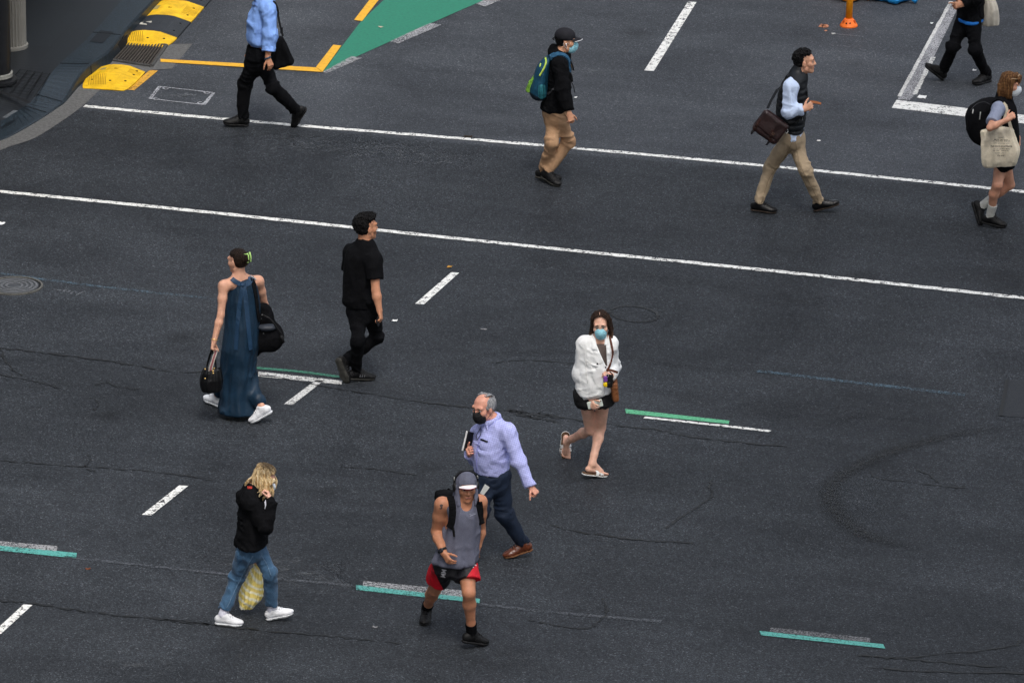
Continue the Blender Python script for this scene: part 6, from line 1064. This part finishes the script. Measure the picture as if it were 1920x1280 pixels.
    cc = uf.drop(P.at(255, 650)[None], off=.012)[0]; putmb(P, MB().box(cc, (.016, .004, .014), M3), 'buckle', mat('buckle_bronze', (.10, .06, .045), .4, .1, metal=.6), root); putmb(P, MB().tube([P.at(357, 625, y0 - .06) + .022 * A(.6 * math.cos(a), 0, 1.1 * math.sin(a)) for a in np.linspace(0, 6.28, 13)], .004, 6), 'ring', mat('ring_steel', (.6, .6, .6), .3, metal=1), root, True)
    uv_ = union(v, P.bodyF); cc = list(catmull([P.at(222, 465, y0), P.at(250, 405, y0 + .04), P.at(290, 335, y0 + .08)], 4)) + list(v.hug(catmull([P.at(318, 300, -.12), P.at(345, 262, -.04), P.at(380, 250, .08), P.at(440, 300, .17), P.at(470, 420, .12)], 5), .010)); gn = list(np.array([A(-.6, -.6, .4)] * (len(cc) - 21))) + list(v.grad(np.array(cc[-21:]))); putmb(P, MB().ribbon(cc, gn, .030, .006), 'shoulder_strap', BLEA, root)
    cc = v.drop(catmull(np.array([P.at(*q) for q in ((496, 340), (502, 385), (488, 480), (430, 560), (372, 590))]), 4), off=.008); putmb(P, MB().ribbon(cc, v.grad(cc), .028, .006), 'shoulder_strap', BLEA, root)
    hw = P.wr['r'] + P.hand['r'][0] * .11; root = top_empty('leather_strip', P.base + P.at(560, 427, hw[1] + .06), 'orange brown leather strip poking out beyond the clasped hands of the vest wearer', 'strap'); cc = catmull([P.at(520, 420, hw[1] + .04), P.at(560, 422, hw[1] + .06), P.at(600, 432, hw[1] + .07)], 5); putmb(P, MB().ribbon(cc, [A(0, -.7, .7)] * len(cc), list(np.linspace(.035, .022, len(cc))), .007), 'leather', mat('orange_leather', (.25, .075, .018), .5), root)
# ============================================================ the woman with tote and backpack
if want('I'):
    P = Per('I', 'person with brown bob, white mask, grey tee and black vest', (1690, 0, .3517), 1.67, 'f', 82, dict(r=(578, 985, 432, 1098, .21, 424, 1202, .04), l=(512, 985, 474, 1148, .10, 560, 1202, .03)), (540, 815), (545, 528), (580, 450, 80, -6, 0), [(512, 580, 560, .12), (492, 610, 610, .14), (488, 618, 680, .14), (492, 612, 760, .14), (486, 600, 830, .15)],
        dict(r=(516, 580, 472, 682, -1, 562, 640, 0, 596, 612, 0, (.3, .8, -.3), (35, 70, 45, 2, .7)), l=(530, 580, 590, 680, 1, 622, 735, 0, 628, 765, 0, (-1, 0, 0), FIST)), skin('skin_peach', (0.585, 0.294, 0.192)), shoe=1.0, wl=.9, drop=.03, legk=.92)
    o = P.finish_body(brow=(.08, .045, .02)); U = A(0, 0, 1); H = P.h
    GT = mat('grey_melange_tee', (.235, .265, .36), .85, .12, 12, .3, 20); P.top('t_shirt', GT, [(515, 580, 552, .12), (490, 612, 610, .145), (486, 618, 690, .148), (490, 610, 760, .145)], (.060, .062, .05), (.72, .72), .060, .058, (.006, 9), seed=3)
    v = F(.03); v.loft(P.rows([(516, 590, 535, .12), (494, 614, 580, .15), (492, 622, 640, .165), (492, 628, 720, .165), (492, 628, 790, .16)]), .02)
    for k, g in (('l', 1), ('r', -1)): v.cone(P.neck - U * .05, P.sh[k] - U * .02 - P.Rt[0] * g * .05, .08, .07, k=.04).cone(P.neck, seg(P.neck, P.sh[k], .65), .07, .058, k=.04); v.hole(P.sh[k] + U * .0 + P.Rt[0] * g * .05, P.sh[k] - U * .14 + P.Rt[0] * g * .045, .078, .068)
    v.cone(P.neck, P.neck + U * .05, .072, .07, k=.02); v.fold(.006, 9); v.hole(P.neck + U * .04 + P.Rt[1] * .03, P.hd, .058); P.add(v, 'vest', BLKF, .008)
    P.trousers('shorts', BLKP, [(486, 602, 770, .15), (484, 600, 830, .155), (490, 598, 860, .15)], (.105, .098, .09), .22, (.006, 9), k=.03)
    SK = mat('white_sock', (.62, .62, .72), .9, .1, 30, .3, 90); P.socks(mat('grey_white_sock', (.5, .5, .47), .9, .1, 30, .3, 90), .64, mat('sock_stripe', (.2, .2, .2), .9), .043); P.shoes('black_sneaker', BLKS, BSOLE, mat('black_lace', (.012, .012, .013)), thick=1.3, low=False)
    hm = hairmat('honey_brown_hair', [(.25, (.035, .014, .006)), (.5, (.12, .055, .022)), (.7, (.28, .15, .06)), (.85, (.42, .26, .12))], 70); h = F(.012); h.ell(H(0, -.016, .042), A(.083, .102, .088) * P.hs, P.M); r = random.Random(8)
    for q in (1, -1):
        for i in range(14): y = .035 - .011 * i; L = r.uniform(.13, .165); pts = [scalp(P, q, y + .03, a, .084, .104, .090) for a in (.04, .5, 1.0, 1.45)] + [H(.089 * q, y + .005, -.05), H(.080 * q, y + .015, .02 - L - .02)]; c = catmull(pts, 3); h.chain(c, list(np.linspace(.007, .012, len(c) - 2)) + [.009, .004], k=.007)
    for i in range(9): x = (i - 4) * .02; h.chain([H(x * .6, -.07, .075), H(x * 1.0, -.105, .0), H(x * 1.05, -.10, -.07), H(x, -.085, -.115)], [.018, .018, .015, .007], k=.010)
    for i in range(9): x = (i - 4) * .016; h.chain([H(x * .7, .05, .118), H(x, .092, .085), H(x * 1.05, .104, .045)], [.012, .011, .006], k=.010)
    h.fold(.003, 50, (1, 1, .2), 3); hd, M = P.hd, P.M
    def cf(p):
        q = (p - hd) @ M.T; x, y, z = q[..., 0], q[..., 1], q[..., 2]; return -np.maximum(np.maximum(.042 - y, z - .043), np.abs(x) - .10)
    h.cutf(cf); P.add(h, 'hair', hm, .0045); P.mask(MWHITE, MLOOP)
    MB().tube([H(-.06, .075, .085), H(-.085, .03, .095), H(-.088, -.01, .07)], .004, 6).tube([H(-.07, .07, .09), H(0, .085, .125), H(.07, .07, .09)], .005, 6).build('sunglasses', mat('shades_tan', (.45, .32, .2), .3), o, smooth=True)
    root = top_empty('backpack', P.base + P.at(420, 760, 0), 'big black backpack with silver zip pulls on the person carrying the cream tote', 'backpack', 'backpacks'); g = F(.04); rw = lambda xl, xr, y, w: (P.at((xl + xr) / 2, y, 0)[2], P.at((xl + xr) / 2, y, 0)[0], 0, (xr - xl) / 2 * P.mz, w); g.loft([rw(400, 495, 765, .13), rw(368, 498, 735, .16), rw(345, 500, 680, .175), rw(342, 500, 625, .175), rw(362, 500, 575, .16), rw(405, 510, 545, .13), rw(450, 520, 528, .09)], .03); g.fold(.007, 9); put(P, g, 'pack', BLKF, root)
    for pl in ([(380, 585), (377, 600), (376, 608)], [(417, 600), (414, 625), (412, 640)]): putmb(P, MB().tube(list(g.drop(catmull(np.array([P.at(*q) for q in pl]), 3), off=.006)), .006, 6), 'zip_pull', mat('zip_silver', (.5, .5, .48)), root, True)
    putmb(P, MB().tube(list(g.drop(catmull(np.array([P.at(*q) for q in ((366, 590), (400, 556), (440, 545), (470, 560))]), 4), off=.003)), .004, 6), 'zip', mat('strap_grey_dark', (.03, .03, .034), .6), root, True)
    for s_ in (-1, 1): cc = v.hug(catmull([P.at(485, 540, s_ * .09), P.at(515, 528, s_ * .11), P.at(548, 540, s_ * .13), P.at(566, 580, s_ * .13), P.at(570, 640, s_ * .14)], 5), .010); putmb(P, MB().ribbon(cc, v.grad(cc), .05, .012), 'shoulder_strap', BLKF, root)
    # tote bag
    CAN = mat('cream_canvas', (.70, .62, .48), .9, .08, 9, .5, 12, fine=.3); yb = P.sh['r'][1] - .10; root = top_empty('tote_bag', P.base + P.at(530, 885, yb), 'cream canvas tote bag with black lettering hanging from the right shoulder', 'tote bag', 'tote bags'); rw = lambda xl, xr, y, w: (P.at((xl + xr) / 2, y, yb)[2], P.at((xl + xr) / 2, y, yb)[0], yb, (xr - xl) / 2 * P.mz, w)
    g = F(.02); g.loft([rw(444, 608, 888, .045), rw(432, 620, 850, .07), rw(427, 632, 800, .075), rw(425, 618, 750, .065), rw(425, 598, 700, .04), rw(470, 590, 682, .025)], .015, lambda a, z: .004 * np.sin(12 * a + 5 * z)); g.fold(.014, 6, (1, 1, .45), 4).fold(.006, 15, (1, 1, .6), 2); put(P, g, 'bag_body', CAN, root)
    for pl in ([(520, 695), (545, 640), (562, 590), (556, 560), (545, 548)], [(582, 690), (572, 640), (566, 590), (558, 560)], [(612, 745), (590, 690), (575, 640)]): cc = catmull([P.at(x, y, yb - .01 + .0 * y) for x, y in pl], 4); putmb(P, MB().ribbon(cc, [A(.2, -1, .1)] * len(cc), .022, .005), 'handle', CAN, root)
    INKB = mat('print_black', (.012, .012, .014), .8)
    for i, (txt, x, y, sz, bo) in enumerate((('kotahi', 521, 737, 11, 0), ('MAHI  tahi kupu', 521, 749, 11, .005), ('KO  MANA REO  WHENUA', 523, 757, 8.2, .01), ('KUPU  whakarongo  aroha', 522, 768, 7.6, .005), ('THE VOICES OF AOTEAROA', 523, 785, 12.5, .015), ('iwi hapu  KOREA  MANA', 524, 799, 8.5, .005), ('KO  WAI    TANGATA', 518, 809, 8.5, .01), ('manaaki   whanau', 517, 820, 8.5, .005), ('Kia ora', 519, 833, 13, .01))):
        v2, fs = text_mesh(txt, 1.0, .15, bo); v2 = v2[:, :2] - [0, .35]; wd = np.ptp(v2[:, 0]) * sz; lim = (26, 76, 92, 98, 114, 104, 84, 78, 36)[i]; q = [(x + a * sz * min(1, lim / wd), y - b_ * sz) for a, b_ in v2]; w = g.drop(np.array([P.at(*k) for k in q]), off=.004); lt = mk('lettering', w, fs, INKB, root, smooth=False); lt.location = tuple(P.base - np.array(root.location))
# ============================================================ the cropped walker at the top right
if want('J'):
    P = Per('J', 'person in black jacket and trousers with bright blue hem, cropped by top edge', (1690, 0, .3517), 1.72, 'm', -80, dict(r=(278, 245, 224, 372, .14, 140, 350, .16), l=(392, 258, 452, 392, .11, 392, 438, .03)), (368, 130), (372, -172), (350, -255, -80, 0, 0), [(325, 425, -140, .14), (305, 436, -70, .16), (302, 436, 20, .165), (305, 432, 100, .16), (310, 430, 140, .15)],
        dict(l=(375, -120, 400, -10, 0, 330, 22, 0, 305, 26, 0, (0, 1, -.3), FIST), r=(375, -120, 350, -10, 1, 310, 30, 1, 290, 30, 1, (0, -1, 0), FIST)), skin('skin_mid', (0.515, 0.253, 0.152)), drop=.08)
    o = P.finish_body(); P.hair_short(HBLK); P.top('jacket', BLKF, [(325, 425, -150, .14), (300, 440, -70, .18), (298, 440, 20, .185), (300, 438, 100, .18), (302, 437, 118, .175)], (.08, .07, .052), (1.95, 1.9), .078, .07, (.008, 8))
    s_ = F(.02).loft(P.rows([(301, 438, 92, .225), (300, 439, 105, .225)]), .01); s_.fold(.005, 9); P.add(s_, 'blue_shirt_hem', mat('bright_blue_cotton', (.006, .12, .42), .7, .1, 9, .3, 14)); P.trousers('trousers', BLKP, [(312, 426, 105, .13), (312, 426, 150, .13), (322, 414, 190, .11)], (.092, .066, .050), 1.0, (.009, 9)); P.shoes('ankle_boot', BLKS, BSOLE, mat('black_lace', (.012, .012, .013)), thick=1.3, low=False)
    CAN = mat('grey_canvas', (.50, .46, .39), .9, .1, 9, .5, 12); yb = .02; root = top_empty('tote_bag', P.base + P.at(475, 138, yb), 'plain grey cream tote bag behind the black jacket, cut by the top edge', 'tote bag', 'tote bags'); rw = lambda xl, xr, y, w: (P.at((xl + xr) / 2, y, yb)[2], P.at((xl + xr) / 2, y, yb)[0], yb, (xr - xl) / 2 * P.mz, w); g = F(.02); g.loft([rw(430, 518, 136, .05), rw(425, 519, 90, .08), rw(428, 514, 40, .09), rw(428, 500, 0, .08), rw(425, 480, -50, .04)], .012, lambda a, z: .004 * np.sin(9 * a)); g.fold(.007, 8, (1, 1, .5)); put(P, g, 'bag_body', CAN, root)
    cc = catmull([P.at(450, -45, yb), P.at(430, -100, -.12), P.at(390, -142, -.15), P.at(360, -130, -.12)], 4); putmb(P, MB().ribbon(cc, [A(0, -1, .5)] * len(cc), .03, .005), 'handle', CAN, root)
# ============================================================ the man in the blue shirt at the top left
if want('K'):
    P = Per('K', 'person in light blue shirt with rolled cuffs, head cut off by top edge', (400, 0, .1953), 1.72, 'm', -80, dict(l=(300, 805, 280, 1122, .105, 102, 1178, .03), r=(575, 835, 790, 1062, .19, 768, 1200, .03)), (430, 540), (490, -5), (440, -130, -80, 0, 0), [(395, 590, 60, .14), (350, 605, 150, .16), (335, 602, 280, .165), (335, 590, 400, .165), (335, 580, 500, .155), (320, 580, 560, .15)],
        dict(l=(528, 110, 540, 330, 0, 522, 560, 0, 568, 668, 0, (-.6, .8, 0), (28, 34, 20, 2, .5)), r=(500, 110, 430, 320, 1, 390, 470, 1, 370, 540, 1, (0, -1, 0), RELAX)), skin('skin_brown', (0.491, 0.230, 0.134)), drop=.06)
    o = P.finish_body(); P.hair_short(HBLK); BS = mat('sky_blue_cotton', (.22, .38, .80), .8, .08, 8, .55, 12, stretch=(1, 1, .6))
    P.top('shirt', BS, [(400, 590, 45, .14), (348, 615, 140, .175), (325, 616, 260, .185), (316, 612, 370, .185), (318, 606, 430, .18), (345, 600, 460, .17)], (.080, .074, .062), (1.66, 1.6), .078, .072, (.011, 7), st=(1, 1, .6), seed=14, extra=lambda f: f.cone(P.neck, P.neck + A(0, 0, .045), .074, .07))
    t0, t1 = seg(P.el['l'], P.wr['l'], .52), seg(P.el['l'], P.wr['l'], .70); cf_ = F(.01).cone(t0, t1, .064, .066, cap=2).cone(t1 + (t0 - t1) * .1, t1 + (t0 - t1) * .0, .068, .068, cap=2); cf_.fold(.005, 18); P.add(cf_, 'rolled_cuff', BS, .007)
    P.decal(P.topF, [(385, 10), (408, 45), (372, 50), (370, 30)], 'collar_wing', BS, off=.012); P.trousers('trousers', BLKP, [(330, 592, 430, .165), (312, 588, 530, .16), (305, 580, 600, .15), (340, 540, 660, .13)], (.098, .070, .058), 1.0, (.010, 8)); P.shoes('sneaker_black', BLKS, BSOLE, mat('black_lace', (.012, .012, .013)), thick=1.2)
    w, D = P.wr['l'], P.hand['l'][0]; e1 = nrm(np.cross(D, A(0, 1, .2))); e2 = np.cross(D, e1); MB().tube([w - D * .0 + .032 * (math.cos(a) * e1 + math.sin(a) * e2) for a in np.linspace(0, 2 * math.pi, 17)], .010, 8).build('watch', mat('watch_blue', (.02, .05, .09), .4), o, smooth=True)
    yb = .05; root = top_empty('messenger_bag', P.base + P.at(640, 640, yb), 'black messenger bag hanging behind the hip of the blue shirt', 'bag'); cs = [P.at(590, 368, yb), P.at(672, 352, yb), P.at(765, 575, yb), P.at(740, 608, yb), P.at(600, 655, yb), P.at(560, 640, yb), P.at(560, 420, yb)]; g = F(.03); c = sum(cs) / 7
    g.chain([P.at(595, 400, yb), P.at(600, 620, yb)], [.045, .045], A(0, 1, 0), 1.6).chain([P.at(650, 380, yb), P.at(738, 585, yb)], [.032, .032], A(0, 1, 0), 1.8).chain([P.at(600, 630, yb), P.at(735, 590, yb)], [.032, .032], A(0, 1, 0), 1.8).cone(P.at(630, 460, yb), P.at(660, 560, yb), .085, .085, A(0, 1, 0), .7); g.fold(.005, 9); put(P, g, 'bag_body', BLKF, root)
    uu = union(P.topF); cc = list(P.topF.hug(catmull([P.at(560, 20, -.10), P.at(595, 50, -.06), P.at(618, 110, .0)], 4), .008)) + list(catmull([P.at(622, 150, .02), P.at(640, 240, .04), P.at(668, 350, .05)], 4)); putmb(P, MB().ribbon(cc, [A(.7, -.6, .3)] * len(cc), .026, .005), 'shoulder_strap', BLKS, root); putmb(P, MB().box(P.at(655, 292, .04), (.014, .006, .03)), 'strap_buckle', BLKS, root)
# ------------------------------------------------------------------ unseen blocks and a flat roof added to take sky light off the crossing
FAC = mat('facade_stone', (.10, .10, .105), .7, .2, 2); GLS = mat('facade_glass', (.02, .025, .03), .15, .2, 1, spec=.5)
def added_tower(x0, x1, y0, y1, h, label):
    root = empty('added_building', ((x0 + x1) / 2, (y0 + y1) / 2, 0)); tag(root, label, 'added_building'); o = A((x0 + x1) / 2, (y0 + y1) / 2, 0)
    w = MB().box(A((x0 + x1) / 2, (y0 + y1) / 2, h / 2) - o, ((x1 - x0) / 2, (y1 - y0) / 2, h / 2)).build('wall', FAC, root); n = 0
    for k in range(1, int(h // 4)):
        z = k * 4
        if n > 60: break
        MB().box(A((x0 + x1) / 2, (y0 + y1) / 2, z + 1.2) - o, ((x1 - x0) / 2 + .05, (y1 - y0) / 2 + .05, 1.0)).build('window_band', GLS, root); n += 1
if not os.environ.get('NOBLD'):
    added_tower(-60, -7, 45, 90, 60, 'unseen tall stone block added up the street on the left to cut the sky'); added_tower(12, 60, 40, 90, 60, 'unseen tall stone block added up the street on the right to cut the sky')
    added_tower(-60, -12, -60, -3, 90, 'unseen stone block added beyond the lower left edge to darken that corner'); added_tower(13, 60, -60, -24, 90, 'unseen stone block added beyond the lower right edge to darken that corner')
    root = empty('shade_roof', (-12, 22, 3.7)); tag(root, 'dark flat roof added out of view to shade the top left corner', 'shade_roof'); MB().prism([(-18, -18.5), (6.2, -18.5), (7.4, -12), (8.6, 20), (-18, 20)], 0, .3).build('roof', FAC, root)  # flat roof on posts, added out of view to shade the corner
    for y in (-10, 0, 10): MB().lathe([(.09, -3.55), (.09, 0)], (3.4, y, 0), 16).build('post', BLK, root)
w = bpy.data.worlds.new('World'); sc.world = w; w.use_nodes = True; t = w.node_tree; bg = t.nodes['Background']
sky = N(t, 'ShaderNodeTexSky', sky_type='NISHITA'); sky.sun_disc = False; sky.sun_elevation = R(58); sky.sun_rotation = R(160); sky.dust_density = 4; sky.air_density = 1.2; sky.ozone_density = 1.0
hs = N(t, 'ShaderNodeHueSaturation'); hs.inputs['Saturation'].default_value = .45; t.links.new(sky.outputs[0], hs.inputs['Color']); t.links.new(hs.outputs[0], bg.inputs['Color']); bg.inputs['Strength'].default_value = .12
sl = bpy.data.lights.new('sun', 'SUN'); so = bpy.data.objects.new('sun', sl); COL.objects.link(so); sl.energy = 1.5; sl.angle = R(22); sl.color = (1, .96, .90)
el, az = R(58), R(160); sd = A(math.sin(az) * math.cos(el), math.cos(az) * math.cos(el), math.sin(el)); so.rotation_euler = Vector(sd).to_track_quat('Z', 'Y').to_euler()
cam = bpy.data.cameras.new('camera'); co_ = bpy.data.objects.new('camera', cam); COL.objects.link(co_); cam.sensor_width = 36; cam.lens = FPX / 1920 * 36; cam.clip_end = 4000; cam.clip_start = 1
co_.location = tuple(CAM); co_.rotation_euler = (math.pi / 2 - PITCH, 0, 0); sc.camera = co_
sc.view_settings.view_transform = 'Standard'; sc.view_settings.look = 'None'; sc.view_settings.gamma = 1; sc.view_settings.exposure = 1.45
sc.render.filter_size = 1.2
